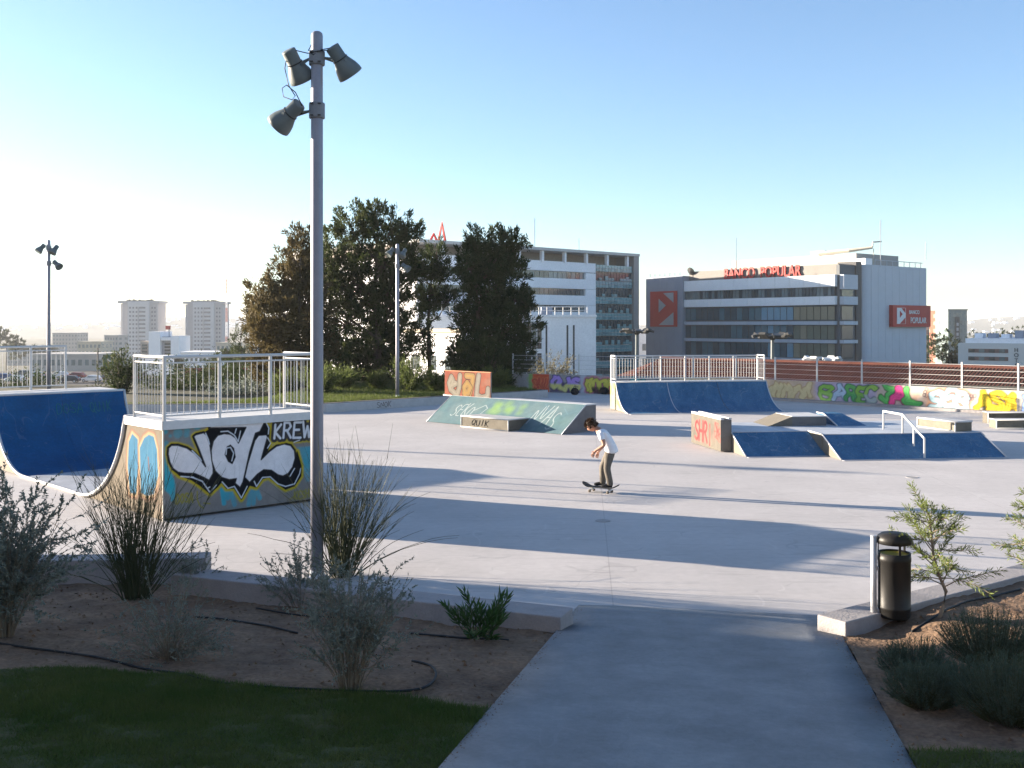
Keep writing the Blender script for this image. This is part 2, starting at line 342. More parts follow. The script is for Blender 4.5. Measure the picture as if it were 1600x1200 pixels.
scuff = math_n('MULTIPLY', math_n('GREATER_THAN', scn.outputs[0], .62), .09)
fac = math_n('SUBTRACT', math_n('SUBTRACT', math_n('MULTIPLY_ADD', stn.outputs[0], .5, .75), scuff), math_n('MULTIPLY', cut, .2))
vm = N.new('ShaderNodeVectorMath'); vm.operation = 'SCALE'; L.new(src, vm.inputs[0]); L.new(fac, vm.inputs['Scale']); L.new(vm.outputs[0], b.inputs['Base Color'])
scratches(M_FLOOR, (.20, .19, .19), .2, .35, .0016); scratches(M_FLOOR, (.26, .25, .25), .28, .8, .003, (.5, 1, 1), 6.); scratches(M_FLOOR, (.56, .54, .52), .3, .5, .004, (1, .6, 1), 9.)
# the access path
py = np.concatenate([np.arange(-6, 12.3, .35)]); P = np.zeros((len(py), 9, 3))
for i, y in enumerate(py):
    for j in range(9):
        k = j / 8; yy = min(y, 11.75 + .5 * (1 - k)) ; a = xl(yy); c = xr(yy); x = a + (c - a) * k
        P[i, j] = (x, yy, gz(x, yy) + .006)
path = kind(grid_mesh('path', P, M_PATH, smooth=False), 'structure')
sk = path.modifiers.new('thickness', 'SOLIDIFY'); sk.thickness = .12; sk.offset = -1
# planting beds and lawns
K1 = ((-4.1, 12.46), (.50, 10.63)); K0 = ((-9.5, 12.75), (-3.92, 13.28)); K2 = ((3.42, 10.62), (6.07, 12.5), (12, 16.7), (24, 25.3))
def kline(pts, x): return np.interp(x, [p[0] for p in pts], [p[1] for p in pts])
lb = [gpx(0, 1047), gpx(150, 1046), gpx(310, 1056), gpx(450, 1078), gpx(600, 1083), gpx(720, 1104), gpx(790, 1112)]
def lawn_l(x): return np.interp(x, [p.x for p in lb], [p.y for p in lb]) + vnoise(x, 0, 3, 9) * .12
def bed_h(x, y): return gz_arr(x, y) + .05 * vnoise(x, y, 1.6, 11) + .028 * vnoise(x, y, 6, 12) + .014 * vnoise(x, y, 15, 13)
def gz_arr(x, y): return zt(x, y)
def lawn_r(x): return 6.72 + (x - 2.4) * .10 + vnoise(x, 3, 3, 9) * .1
def rm(x, y): return .19 * smooth(3.55, 4.7, x) * smooth(8.0, 10.2, y)
def soil_z(x, y, side): return float((zt(x, y) - .025 if side < 0 else zt(x, y) + rm(x, y)) + .05 * vnoise(x, y, 1.6, 11))
st = .05
def bed(x0, x1, side):
    X, Y = np.meshgrid(np.arange(x0, x1 + st, st), np.arange(-2, 17.5, st))
    base = zt(X, Y) - .025 if side < 0 else zt(X, Y) + rm(X, Y)
    Z = base + .05 * vnoise(X, Y, 1.6, 11) + .03 * vnoise(X, Y, 6, 12) + .02 * vnoise(X, Y, 15, 13)
    xc = X[:-1, :-1] + st / 2; yc = Y[:-1, :-1] + st / 2
    if side < 0:
        # soil meets the path in a clean cut edge
        X = np.minimum(X, xl(Y) - .004)
        kk = np.where(xc < -3.95, kline(K0, xc), kline(K1, xc)); top = yc < kk + .15; inb = (xc < xl(yc) + st / 2) & top; lawn = yc < lawn_l(xc)
    else:
        X = np.maximum(X, xr(Y) + .004)
        inb = (xc > xr(yc) - st / 2) & (yc < kline(K2, xc) + .12); lawn = yc < lawn_r(xc)
    P = np.stack([X, Y, Z], -1)
    kind(grid_mesh('planting_bed', P, M_SOIL, mask=inb & ~lawn), 'structure')
    kind(grid_mesh('lawn', P + np.array([0, 0, .012]), M_LAWN, mask=inb & lawn), 'structure')
bed(-12.5, .9, -1); bed(1.0, 13, 1)
def soil_scatter(n, x0, x1, y0, y1, ok, side, name, label):   # clods and small stones
    x = rng.uniform(x0, x1, n); y = rng.uniform(y0, y1, n); k = ok(x, y); x, y = x[k], y[k]; n = len(x)
    z = (zt(x, y) - .025 if side < 0 else zt(x, y) + rm(x, y)) + .05 * vnoise(x, y, 1.6, 11)
    s = rng.choice((.006, .008, .01, .012, .018, .026), n)[:, None]; c = np.stack([x, y, z], -1) + s * np.array([0, 0, .3])
    q = [c + unit(rng.uniform(-1, 1, (n, 3)) * np.array([1, 1, .3])) * s for _ in range(3)] + [c + s * np.array([0, 0, .8])]
    co = np.stack([q[i] for i in (0, 1, 3, 1, 2, 3, 2, 0, 3)], 1).reshape(-1, 3)
    kind(tag(np_mesh(name, co, 3, M_SOIL), label, 'clods'), 'stuff')
okl = lambda x, y: (x < xl(y) - .03) & (y > lawn_l(x)) & (y < np.where(x < -3.95, kline(K0, x), kline(K1, x)) - .05)
okr = lambda x, y: (x > xr(y) + .03) & (y > lawn_r(x)) & (y < kline(K2, x) - .05)
soil_scatter(2500, -7, .8, 6.5, 13, okl, -1, 'soil_clods', 'loose clods and pebbles on the bare soil left of the path'); soil_scatter(1500, 2.3, 8, 6.5, 13.5, okr, 1, 'soil_clods', 'loose clods and pebbles on the bare soil around the litter bin')
def grass(n, x0, x1, y0, y1, ok, side, label):
    x = rng.uniform(x0, x1, n); y = rng.uniform(y0, y1, n); k = ok(x, y); x, y = x[k], y[k]; n = len(x)
    z = (zt(x, y) - .025 if side < 0 else zt(x, y) + rm(x, y)) + .05 * vnoise(x, y, 1.6, 11) + .01
    hgt = rng.uniform(.02, .055, n) * (1 + 1.2 * vnoise(x, y, 1.2, 21)); a = rng.uniform(0, 6.28, n); lean = rng.normal(0, .022, (n, 2))
    p = np.stack([x, y, z], -1); wv = np.stack([np.cos(a), np.sin(a), 0 * a], -1) * .0028
    tip = p + np.concatenate([lean, hgt[:, None]], 1)
    co = np.stack([p - wv, p + wv, tip], 1).reshape(-1, 3)
    kind(tag(np_mesh('lawn_grass', co, 3, M_GRASS), label, 'grass'), 'stuff')
grass(210000, -4.5, .2, 4.6, 8.9, lambda x, y: (x < xl(y)) & (y < lawn_l(x) + .03) & (np.abs(x) < y * .56), -1, 'short dark green lawn grass left of the path in the shade')
grass(40000, 2.1, 4.6, 4.6, 7.2, lambda x, y: (x > xr(y)) & (y < lawn_r(x) + .03) & (np.abs(x) < y * .56), 1, 'short dark green lawn grass right of the path below the bushes')
# crumbs of soil and dead leaves that have strayed onto the edges of the path
def strays(n, label):
    y = rng.uniform(5, 12, n); sd = rng.random(n) < .5; off = np.abs(rng.normal(0, .05, n)); x = np.where(sd, xl(y) + off, xr(y) - off); z = zt(x, y) + .008
    s = rng.choice((.003, .004, .006, .009), n)[:, None]; c = np.stack([x, y, z], -1); q = [c + unit(rng.uniform(-1, 1, (n, 3)) * np.array([1, 1, .1])) * s for _ in range(3)] + [c + s * np.array([0, 0, .5])]
    kind(tag(np_mesh('path_crumbs', np.stack([q[i] for i in (0, 1, 3, 1, 2, 3, 2, 0, 3)], 1).reshape(-1, 3), 3, M_SOIL), label, 'soil'), 'stuff')
strays(1100, 'crumbs of soil strayed onto the edges of the path')
lf = rng.uniform(0, 1, (260, 2)); lx = -6 + lf[:, 0] * 12; ly = 7 + lf[:, 1] * 6; ok_ = okl(lx, ly) | okr(lx, ly); lx, ly = lx[ok_], ly[ok_]
lz = zt(lx, ly) + np.where(lx > 2, rm(lx, ly), -.025) + .05 * vnoise(lx, ly, 1.6, 11) + .02
tag(leaves('dead_leaves', np.stack([lx, ly, lz], -1), np.concatenate([rng.normal(0, 1, (len(lx), 2)), rng.normal(0, .15, (len(lx), 1))], 1), rng.uniform(.025, .06, len(lx)), .02, mat('dead leaf', (.16, .12, .075), .9, var=.4, scale=9), None), 'small dead leaves scattered over the bare soil of both beds', 'leaves')
# kerbs
def kerb(name, pts, wd, z0, z1, label, side=1):
    inner = [Vector((*p, 0)) for p in pts]; outer = []
    for i, p in enumerate(inner):
        d = (inner[min(i + 1, len(inner) - 1)] - inner[max(i - 1, 0)]).normalized(); outer.append(p + Vector((-d.y, d.x, 0)) * wd)
    m = MB(); m.prism([(p.x, p.y) for p in inner] + [(p.x, p.y) for p in outer[::-1]], z0, z1)
    return tag(m.build(name, M_KERB, bevel=.012), label, 'kerb')
kerb('concrete_kerb', K1, .40, -.1, .305, 'concrete kerb between the left planting bed and the skate floor, ending at the path')
kerb('concrete_kerb', K0, .36, -.1, .32, 'short stepped concrete kerb set back behind the dark broom bush at left')
kerb('concrete_kerb', K2, .36, -.1, .255, 'pale concrete kerb behind the litter bin, running away to the right')
# irrigation hoses
def hose(pts, side, label, r=.011):
    m = MB(); q = []
    P3 = [Vector((p.x, p.y, soil_z(p.x, p.y, side) + .012)) for p in pts]
    for i in range(len(P3) - 1):
        for k in range(6):
            t = k / 6; a, b_ = P3[i], P3[i + 1]; pm = P3[max(i - 1, 0)]; pn = P3[min(i + 2, len(P3) - 1)]
            p = .5 * ((2 * a) + (b_ - pm) * t + (2 * pm - 5 * a + 4 * b_ - pn) * t * t + (-pm + 3 * a - 3 * b_ + pn) * t ** 3)
            p.z = soil_z(p.x, p.y, side) + .014; q.append(p)
    m.tube(q, r, 6); tag(m.build('irrigation_hose', M_BLACK, smooth=True), label, 'hose')
hose([gpx(*p) for p in ((-40,998),(60,1010),(150,1026),(240,1043),(330,1062),(420,1075),(520,1075),(620,1076),(665,1070),(681,1055),(672,1040),(640,1032))], -1, 'black irrigation hose along the left lawn edge with a loop at its right end')
hose([gpx(*p) for p in ((640,985),(690,990),(740,996),(802,999))], -1, 'short black irrigation hose under the oleander bush')
hose([gpx(*p) for p in ((305,962),(360,968),(420,978),(470,988))], -1, 'thin black irrigation hose between the two silver bushes')
hose([gpx(*p) for p in ((400,948),(440,954),(500,962),(560,968))], -1, 'thin black irrigation hose behind the silver bush at the lamp post', .009)
hose([gpx(*p) for p in ((1425,1000),(1462,990),(1500,975),(1540,962),(1600,946))], 1, 'black irrigation hose on the sunlit soil by the young tree', .013)
# low wall at the back left with a grass bank behind it
LW = [(-60, 38.3), (-13.2, 38.6), (-7, 39.1), (1.65, 47.3)]
def wall_strip(pts, th):
    out = []
    for i, p in enumerate(pts):
        a = Vector((*pts[max(i - 1, 0)], 0)); c = Vector((*pts[min(i + 1, len(pts) - 1)], 0)); d = (c - a).normalized(); out.append((p[0] - d.y * th, p[1] + d.x * th))
    return list(pts) + out[::-1]
m = MB(); m.prism(wall_strip(LW, .3), -.1, .33); lw = thing('low_concrete_wall', 'low pale concrete wall along the grass bank at the back left', 'wall')
wl = m.build('wall', M_WALLC, lw, bevel=.015)
m = MB(); m.prism(wall_strip([(x, y + .02) for x, y in LW], .26), .333, .35); m.build('cap', mat('wall cap', (.16, .15, .14), .8, var=.2, scale=3), lw)
pl = Plane((-7, 39.1, 0), math.atan2(8.2, 8.65))
tg = MB()
for ln in word('SNOK', pl(588, 637)[0], .06, pl(612, 628)[0], .28, seed=4):
    q = [pl.O + pl.e * a + Vector((pl.e.y, -pl.e.x, 0)) * .006 + Vector((0, 0, c)) for a, c in ln]; tg.tube(q, .009, 4)
kind(tg.build('painted_tag', M_BLACK, lw), 'stuff')
def bank_f(x, y, d): return .27 + .06 * smooth(0, 10, d) * smooth(-13, -7, x) - (.2 + 3.2 * smooth(1, 14, d)) * smooth(-9, -15, x) * smooth(.3, 2, d) - 6 * smooth(18, 36, d) + .12 * vnoise(x, y, .5, 8) * smooth(0, 1, d)
bx = np.arange(-70, 3.5, .7); by = np.arange(0, 1.0001, .04)
P = np.zeros((len(by), len(bx), 3))
for j, x in enumerate(bx):
    y0 = np.interp(x, [p[0] for p in LW], [p[1] for p in LW]) + .25
    yy = y0 + by * 34; P[:, j, 0] = x; P[:, j, 1] = yy; P[:, j, 2] = bank_f(x, yy, yy - y0)
def bank_z(x, y):
    y0 = np.interp(x, [p[0] for p in LW], [p[1] for p in LW]) + .25; d = y - y0
    return float(bank_f(x, y, d))
xm = P[:-1, :-1, 0] + .35; ym = P[:-1, :-1, 1] + .7; bmask = (xm < np.where(ym < 52, 1.3 - np.maximum(ym - 47.3, 0) * .36, -.3))
kind(grid_mesh('grass_bank', P, mat('bank grass floor', (.045, .055, .018), .95, col2=(.14, .12, .055), scale=.8, bump=.5), mask=bmask), 'structure')
n = 60000; x = rng.uniform(-16, 2, n); d = rng.uniform(.1, 1, n) ** 1.6 * 13
y0 = np.interp(x, [p[0] for p in LW], [p[1] for p in LW]) + .25; y = y0 + d; k_ = x < np.where(y < 52, 1.2 - np.maximum(y - 47.3, 0) * .36, -.5); x, y, d = x[k_], y[k_], d[k_]; n = len(x)
z = bank_f(x, y, d); p = np.stack([x, y, z], -1); a = rng.uniform(0, 6.28, n)
wv = np.stack([np.cos(a), np.sin(a), 0 * a], -1) * .012; tip = p + np.stack([rng.normal(0, .06, n), rng.normal(0, .06, n), rng.uniform(.04, .18, n)], -1)
kind(tag(np_mesh('bank_grass', np.stack([p - wv, p + wv, tip], 1).reshape(-1, 3), 3, M_LF[3]), 'rough grass growing on the bank behind the low wall', 'grass'), 'stuff')
# graffiti wall along the back, fence on top
GW = [(0, 51.9), (4.8, 49.5), (10.2, 47.5), (18.6, 38.2), (22.2, 33.4)]
WH = .88; CONC = (.40, .385, .37)
def strip_letters(cv, pl, text, u0, u1, f0, f1, fill, out, fat=.1, seed=1, halo=None, tip=None):
    x0 = pl(u0, 600)[0]; x1 = pl(u1, 600)[0]; ls = word(text, x0, f0, x1, f1, seed=seed, gap=.05); d = cv.strokes(ls)
    if halo: cv.put(d - fat - .09, halo, .9, .04)
    cv.put(d - fat - .035, out); cv.put(d - fat, fill)
    if tip: cv.put(np.maximum(d - fat, cv.Z - (f0 + (f1 - f0) * .45)), tip, 1, .05)
    cv.put(np.abs(d - fat * .35) - .006, tuple(min(1, c * 1.7 + .05) for c in fill), .5)
def wild(cv, pl, u0, u1, n, fill, out, fat, seed, halo=None):     # letters too tangled to read: loose bent strokes
    r = random.Random(seed); x0 = pl(u0, 600)[0]; x1 = pl(u1, 600)[0]; ls = []
    for k in range(n):
        xa = x0 + (x1 - x0) * (k + .15) / n; xb = x0 + (x1 - x0) * (k + .85) / n
        ls.append([(xa, r.uniform(.1, .3)), (xa + r.uniform(0, .1), r.uniform(.5, .76)), ((xa + xb) / 2, r.uniform(.35, .7)), (xb, r.uniform(.5, .78)), (xb + r.uniform(-.1, .1), r.uniform(.1, .3))])
    d = cv.strokes(ls)
    if halo: cv.put(d - fat - .09, halo, .9, .04)
    cv.put(d - fat - .03, out); cv.put(d - fat, fill)
gw = thing('graffiti_wall', 'long low concrete wall covered in bright graffiti letters along the back of the park', 'wall')
TH = .22
CONC = (.33, .31, .29)
for i in range(len(GW) - 1):
    a = Vector((*GW[i], 0)); c = Vector((*GW[i + 1], 0)); d = c - a; ang = math.atan2(d.y, d.x); ln = d.length; pl = Plane(a, ang)
    sec = inst(MB().box((0, .004, -.1), (ln, TH, WH)).mesh('wall_section', M_WALLC), 'wall_section', gw, a, rz=ang)
    cv = Canvas(0, ln, 0.0, WH - .002, 32, CONC)
    cv.wx = .05 * np.sin(9 * cv.Z + 2.3 * cv.X) + .03 * np.sin(17 * cv.Z + 5 * cv.X); cv.wz = .05 * np.sin(4.1 * cv.X + 1) + .025 * np.sin(11 * cv.X)
    def band(u0, u1, col, al=1., z0=-.1, z1=1.): 
        x0 = pl(u0, 600)[0]; x1 = pl(u1, 600)[0]; cv.put(cv.poly([(x0, z0), (x1, z0), (x1, z1), (x0, z1)]), col, al, .05)
    if i == 0:
        band(831, 858, (.62, .10, .045)); band(826, 832, (.25, .4, .12)); strip_letters(cv, pl, 'SAIL', 833, 858, .2, .7, (.45, .05, .03), (.72, .22, .10), .04)
        band(860, 955, (.055, .03, .13), .85, 0, .5); strip_letters(cv, pl, 'OLAS', 862, 906, .18, .72, (.40, .26, .62), (.03, .02, .06), .10, 2, tip=(.68, .64, .08))
        band(907, 915, (.45, .45, .5)); wild(cv, pl, 915, 958, 4, (.62, .55, .10), (.05, .03, .04), .08, 3, halo=(.6, .18, .25))
        for _ in range(10): cv.put(cv.blob(pl(random.uniform(925, 957), 600)[0], random.uniform(.05, .3), random.uniform(.05, .14)), (.04, .03, .035), .8, .03)
    if i == 1:
        band(958, 1110, (.25, .26, .28), .6); wild(cv, pl, 985, 1040, 4, (.10, .32, .30), (.03, .03, .04), .1, 5); band(1062, 1200, (.70, .55, .35), .9); wild(cv, pl, 1085, 1145, 5, (.74, .68, .55), (.45, .3, .16), .1, 6)
    if i == 2:
        band(1100, 1290, (.50, .38, .27), .9); band(1270, 1600, (.50, .37, .33), .85); band(1420, 1450, (.52, .45, .37), .8)
        for _ in range(26): cv.put(cv.blob(random.uniform(0, ln), random.uniform(.1, .8), random.uniform(.08, .22)), random.choice([(.52,.30,.2),(.54,.42,.46),(.46,.46,.52),(.55,.46,.3)]), .45, .08)
        wild(cv, pl, 1150, 1268, 8, (.60, .50, .28), (.36, .22, .10), .1, 7, halo=(.52, .40, .30))
        band(1274, 1370, (.40, .35, .48), .8)
        for ch, u0, u1, f_, tp, sd in (('B', 1281, 1303, (.20, .40, .07), (.26, .44, .12), 9), ('A', 1303, 1322, (.36, .46, .56), (.36, .46, .56), 10), ('R', 1322, 1340, (.10, .33, .09), (.06, .26, .10), 11), ('E', 1338, 1354, (.20, .38, .06), (.12, .32, .08), 12), ('C', 1352, 1368, (.24, .40, .08), (.36, .36, .46), 13)): strip_letters(cv, pl, ch, u0, u1, .15, .76, f_, (.04, .05, .08), .085, sd, tip=tp)
        strip_letters(cv, pl, 'J', 1376, 1396, .16, .76, (.10, .40, .10), (.05, .05, .05), .12, 10, halo=(.55, .48, .36))
        strip_letters(cv, pl, 'A', 1393, 1416, .2, .82, (.66, .06, .22), (.05, .04, .05), .12, 11); strip_letters(cv, pl, 'L', 1413, 1438, .14, .74, (.10, .42, .10), (.05, .05, .05), .12, 12)
        strip_letters(cv, pl, 'SEB', 1452, 1514, .12, .74, (.36, .52, .54), (.08, .10, .14), .10, 13, halo=(.55, .27, .14))
        for q in range(12): cv.put(np.abs(cv.blob(pl(random.choice((1443, 1447, 1516, 1520)) + random.uniform(-3, 3), 600)[0], random.uniform(.45, .8), .06)) - .012, (.08, .06, .07), .9)
        strip_letters(cv, pl, 'ASA', 1527, 1592, .1, .74, (.62, .44, .03), (.10, .06, .02), .115, 14, halo=(.55, .47, .36))
    if i == 3: wild(cv, pl, 1600, 1700, 6, (.2, .3, .6), (.05, .05, .05), .12, 15)
    cv.put(cv.blob(0, -5, 4.9), (.3, .3, .3), .5, .06)
    o = panel('painted_face', cv, lambda X, Z: np.stack([X, 0 * X - .001, Z], -1), sec)
    n_p = max(1, round(ln / (1.9 if i else 1.75)))
    kb = MB().box((0, -.42, -.05), (ln, -.004, .10)); 
    if i >= 1: kb.build('base_kerb', M_KERB, sec)
# fence: posts, rods and wires
postm = MB().box((-.03, -.025, 0), (.03, .025, 1.0)).mesh('fence_post', M_WSTEEL)
fence = thing('mesh_fence', 'white metal mesh fence on top of the graffiti wall', 'fence')
for i in range(len(GW) - 1):
    a = Vector((*GW[i], 0)); c = Vector((*GW[i + 1], 0)); d = c - a; ang = math.atan2(d.y, d.x); ln = d.length; nrm = Vector((-d.y, d.x, 0)).normalized() * (TH * .5)
    k = max(1, round(ln / 1.95)); sp = ln / k
    rodm = MB().tube([(0, 0, 0), (sp - .06, 0, 0)], .0075, 5).mesh('rod', M_WSTEEL)
    wm = MB()
    for q in range(1, int(sp / .055)): wm.box((q * .055 - .0013, -.0013, .05), (q * .055 + .0013, .0013, .92))
    wme = wm.mesh('vertical_wires', mat('dull wire', (.16, .15, .15), .7))
    for j in range(k + (1 if i == len(GW) - 2 else 0)):
        p = a + d * (j / k) + nrm + Vector((0, 0, WH)); post = inst(postm, 'post', fence, p, rz=ang)
        if j == k: continue
        for zz in (.06, .27, .48, .69, .91): inst(rodm, 'rod', fence, p + d.normalized() * .03 + Vector((0, 0, zz)), rz=ang)
        kind(inst(wme, 'vertical_wires', fence, p, rz=ang), 'stuff')
# manhole covers, drain stains on the floor
for (u, v, r_, lab) in ((942, 814, .13, 'round metal drain cover flush with the floor inside the large shadow'), (1425, 746, .13, 'round metal drain cover flush with the floor in front of the blue funbox')):
    o = MB().lathe([(r_, 0), (r_, .006), (r_ * .9, .009), (r_ * .86, .006), (.01, .006)], 20).build('drain_cover', mat('drain iron', (.30, .29, .28), .6, var=.2, scale=12)); o.location = px(u, v, 0); tag(o, lab, 'drain cover')
# ================================================================== PARK FURNITURE
# ---- lamp posts
def orient(d, up=Vector((0, 0, 1))): return Vector(d).normalized().to_track_quat('Z', 'Y').to_matrix().to_4x4()
H = 7.08
lp = thing('lamp_post', 'tall grey lamp post rising from the bushes in the left foreground', 'lamp post', (-2.53, 13.45, .03), 0, 'floodlight lamp posts')
MB().lathe([(.084, 0), (.082, 2), (.076, H - .06), (.07, H - .025), (.045, H - .004), (.005, H)], 20).build('pole', M_POLE, lp, True)
MB().lathe([(.14, 0), (.14, .015), (.10, .02), (.09, .10)], 16).build('base_flange', M_GALV, lp)
def flood(c, d, col_z, name='floodlight'):
    c = Vector(c); d = Vector(d).normalized(); M = Matrix.Translation(c) @ orient(d)
    lm = MB().lathe([(.05, -.255), (.088, -.25), (.094, -.235), (.094, -.07), (.10, -.06), (.115, -.02), (.15, .06), (.168, .13), (.172, .175), (.165, .18), (.16, .176)], 22, M).build(name, M_LAMP, lp, True)
    MB().lathe([(.158, .165), (.155, .172), (.01, .176)], 18, M).build('lens', M_GLASSS, lm)
    MB().lathe([(.102, -.075), (.106, -.072), (.106, -.062), (.102, -.058)], 18, M).build('seam_ring', M_DARK, lm)
    b = MB(); 
    for s in (-1, 1):
        side = (M.to_3x3() @ Vector((s * .108, 0, -.03))); b.lathe([(.025, -.012), (.025, .012)], 10, Matrix.Translation(c + side) @ orient(M.to_3x3() @ Vector((s, 0, 0))))
    e1 = c + M.to_3x3() @ Vector((.105, 0, -.03)); e2 = c + M.to_3x3() @ Vector((-.105, 0, -.03)); k = Vector((0.07 * (1 if c.x > 0 else -1), 0, col_z))
    b.tube([e1, e1 * .35 + k * .65, k], .014, 6); b.tube([e2, e2 * .35 + k * .65, k], .014, 6); b.build('bracket', M_LAMP, lm)
for z0, z1 in ((H - .44, H - .26), (H - 1.13, H - .93)):
    cl = MB().lathe([(.098, z0), (.104, z0 + .01), (.104, z1 - .01), (.098, z1)], 18).build('collar', mat('collar steel', (.20, .21, .23), .5), lp, False)
    for z in (z0 + .025, z1 - .025):
        for s in (-1, 1): MB().box((s * .05 - .02, -.118, z - .008), (s * .05 + .02, -.10, z + .008)).build('bolt', M_DARK, cl)
flood((-.27, .06, H - .46), (.32, .42, -.72), H - .34)
flood((.33, .06, H - .40), (.42, .32, -.62), H - .34)
flood((-.40, .04, H - 1.10), (-.66, .30, -.55), H - 1.03)
cb = MB()
for pts in ([(-.05,-.08,H-.19),(-.09,-.1,H-.27),(-.03,-.1,H-.33),(.08,-.09,H-.26),(.2,-.03,H-.22),(.27,.0,H-.27)], [(-.38,-.03,H-.30),(-.25,-.08,H-.27),(-.1,-.1,H-.31),(.05,-.1,H-.28),(.2,-.04,H-.25),(.26,0,H-.29)],
            [(-.38,-.02,H-.3),(-.40,-.08,H-.5),(-.35,-.08,H-.72),(-.27,-.06,H-.85),(-.31,-.06,H-.9),(-.42,-.06,H-.86),(-.44,-.06,H-.75),(-.38,-.06,H-.71),(-.27,-.05,H-.80),(-.19,-.04,H-.96),(-.19,-.02,H-1.06),(-.23,.02,H-1.08)]): cb.tube(pts, .007, 5)
cb.build('cable', M_BLACK, lp, True)
for loc, sc, rz, lab in ((pd(76, 627, 44.8), .985, 180, 'distant lamp post standing behind the blue half pipe at far left'), (Vector((px(621, 620, .3).x, px(621, 620, .3).y, .3)), .905, 180, 'grey lamp post in front of the dark tree group'), (Vector((-31.5, 37.4, 0)), 1, 180, 'lamp post outside the picture on the left, whose shadow crosses the floor')):
    c = copy_tree(lp); c.location = loc; c.scale = (sc, sc, sc); c.rotation_euler = (0, 0, R(rz)); c['label'] = lab
# ---- railings
barm = {}
def railing(parent, p0, p1, h=1.08, step=.115, posts=None, name='railing'):
    p0 = Vector(p0); p1 = Vector(p1); d = p1 - p0; ln = d.length; ang = math.atan2(d.y, d.x); n = max(2, round(ln / step))
    m = MB(); M = lambda x, z: (x, 0, z)
    m.tube([M(-.02, h), M(ln + .02, h)], .026, 8); m.tube([M(0, h - .10), M(ln, h - .10)], .016, 6); m.tube([M(0, .09), M(ln, .09)], .016, 6)
    r = inst(m.mesh('rails', M_WSTEEL), name, parent, p0, rz=ang)
    if 'b' not in barm:
        barm['b'] = MB().tube([(0, 0, .09), (0, 0, .98)], .0062, 5).mesh('baluster', M_WSTEEL); barm['p'] = MB().tube([(0, 0, -.02), (0, 0, 1.10)], .03, 8).mesh('post', M_WSTEEL)
    k = posts or max(1, round(ln / 1.05))
    for j in range(k + 1): inst(barm['p'], 'post', r, (ln * j / k, 0, 0), (1, 1, h / 1.08))
    for j in range(1, n): inst(barm['b'], 'baluster', r, (ln * j / n, 0, 0), (1, 1, h / 1.08))
    return r
# ---- half pipe
A = px(255, 815, 0); AE = R(43.1); hp = thing('half_pipe', 'blue half pipe with white edges and a graffiti covered platform at left', 'skate ramp', A, AE)
RR, HT, DK, FLT, LN = 2.2, 1.65, 1.5, 3.22, 3.05
TX = math.sqrt(RR ** 2 - (RR - HT) ** 2)
y1, y2, y3, y4, y5 = DK, DK + TX, DK + TX + FLT, DK + 2 * TX + FLT, 2 * DK + 2 * TX + FLT
def cz(y):
    d = y2 - y if y < y2 else (y - y3 if y > y3 else 0)
    return RR - math.sqrt(max(RR * RR - d * d, 0)) + .03
prof = [(y, cz(y)) for y in np.linspace(y1, y2, 17)] ; profl = [(y, cz(y)) for y in np.linspace(y3, y4, 17)]
def sheet(name, pf, m_, parent, x0, x1, th=.02, nseg=1):
    q = [(y, z - .0) for y, z in pf] + [(y, z - th) for y, z in pf[::-1]]
    for k in range(nseg):
        a = x0 + (x1 - x0) * k / nseg; c = x0 + (x1 - x0) * (k + 1) / nseg; mm = MB(); n = len(pf)
        for x in (a + (.003 if k else 0), c - (.003 if k < nseg - 1 else 0)): mm.v += [(x, y, z) for y, z in pf] + [(x, y, z - th) for y, z in pf]
        for i in range(n - 1):
            mm.f += [(i, i+1, 2*n+i+1, 2*n+i), (n+i, 3*n+i, 3*n+i+1, n+i+1), (i, n+i, n+i+1, i+1), (2*n+i, 2*n+i+1, 3*n+i+1, 3*n+i)]
        mm.f += [(0, 2*n, 3*n, n), (n-1, 2*n-1, 4*n-1, 3*n-1)]
        mm.build(name, m_, parent, True).data.polygons.foreach_set('use_smooth', [False] * len(mm.f))
sheet('transition', prof, M_BLUE, hp, .0, LN, nseg=2); sheet('transition', profl, M_BLUE, hp, .0, LN, nseg=2)
MB().box((0, y2, .005), (LN, y3, .03)).build('flat_bottom', mat('flat bottom sheet', (.36, .38, .41), .55, var=.2, scale=2), hp)
MB().box((-.02, -.03, HT - .02), (LN, y1, HT + .03)).build('deck', M_DECK, hp); MB().box((-.02, y4, HT - .02), (LN, y5 + .02, HT + .03)).build('deck', M_DECK, hp)
MB().box((-.035, -.05, HT - .11), (LN + .01, -.031, HT + .035)).build('deck_trim', M_GALV, hp); MB().box((-.045, -.05, HT - .11), (-.021, y1, HT + .035)).build('deck_trim', M_GALV, hp)
for yy in (y1, y4): MB().tube([(-.03, yy, HT + .02), (LN, yy, HT + .02)], .03, 8).build('coping', M_WSTEEL, hp, True)
ed = [(-.02, y, z + .0) for y, z in prof] + [(-.02, y, z) for y, z in profl]; MB().tube(ed, .034, 8).build('edge_trim', M_WSTEEL, hp, True)
e2 = [(LN + .02, y, z + .0) for y, z in prof] + [(LN + .02, y, z) for y, z in profl]; MB().tube(e2, .03, 6).build('edge_trim', M_WSTEEL, hp, True)
for sg, yy in ((1, 0), (-1, y5)):                    # far end panels and the outer back board
    q = [(yy, .02), (yy + sg * (DK + TX), .02)] + [(yy + sg * (DK + TX - TX * k / 10), cz(y2 - TX * k / 10) - .02) for k in range(1, 11)] + [(yy, HT - .02)]
    MB().prismx(q, LN - .02, LN).build('end_board', M_PLY, hp)
    if sg < 0: MB().prismx(q, 0, .02).build('end_board', mat('tan end board', (.16, .135, .105), .8, var=.15), hp)
MB().box((0, y5 - .02, .02), (LN, y5, HT - .02)).build('back_board', M_PLY, hp)
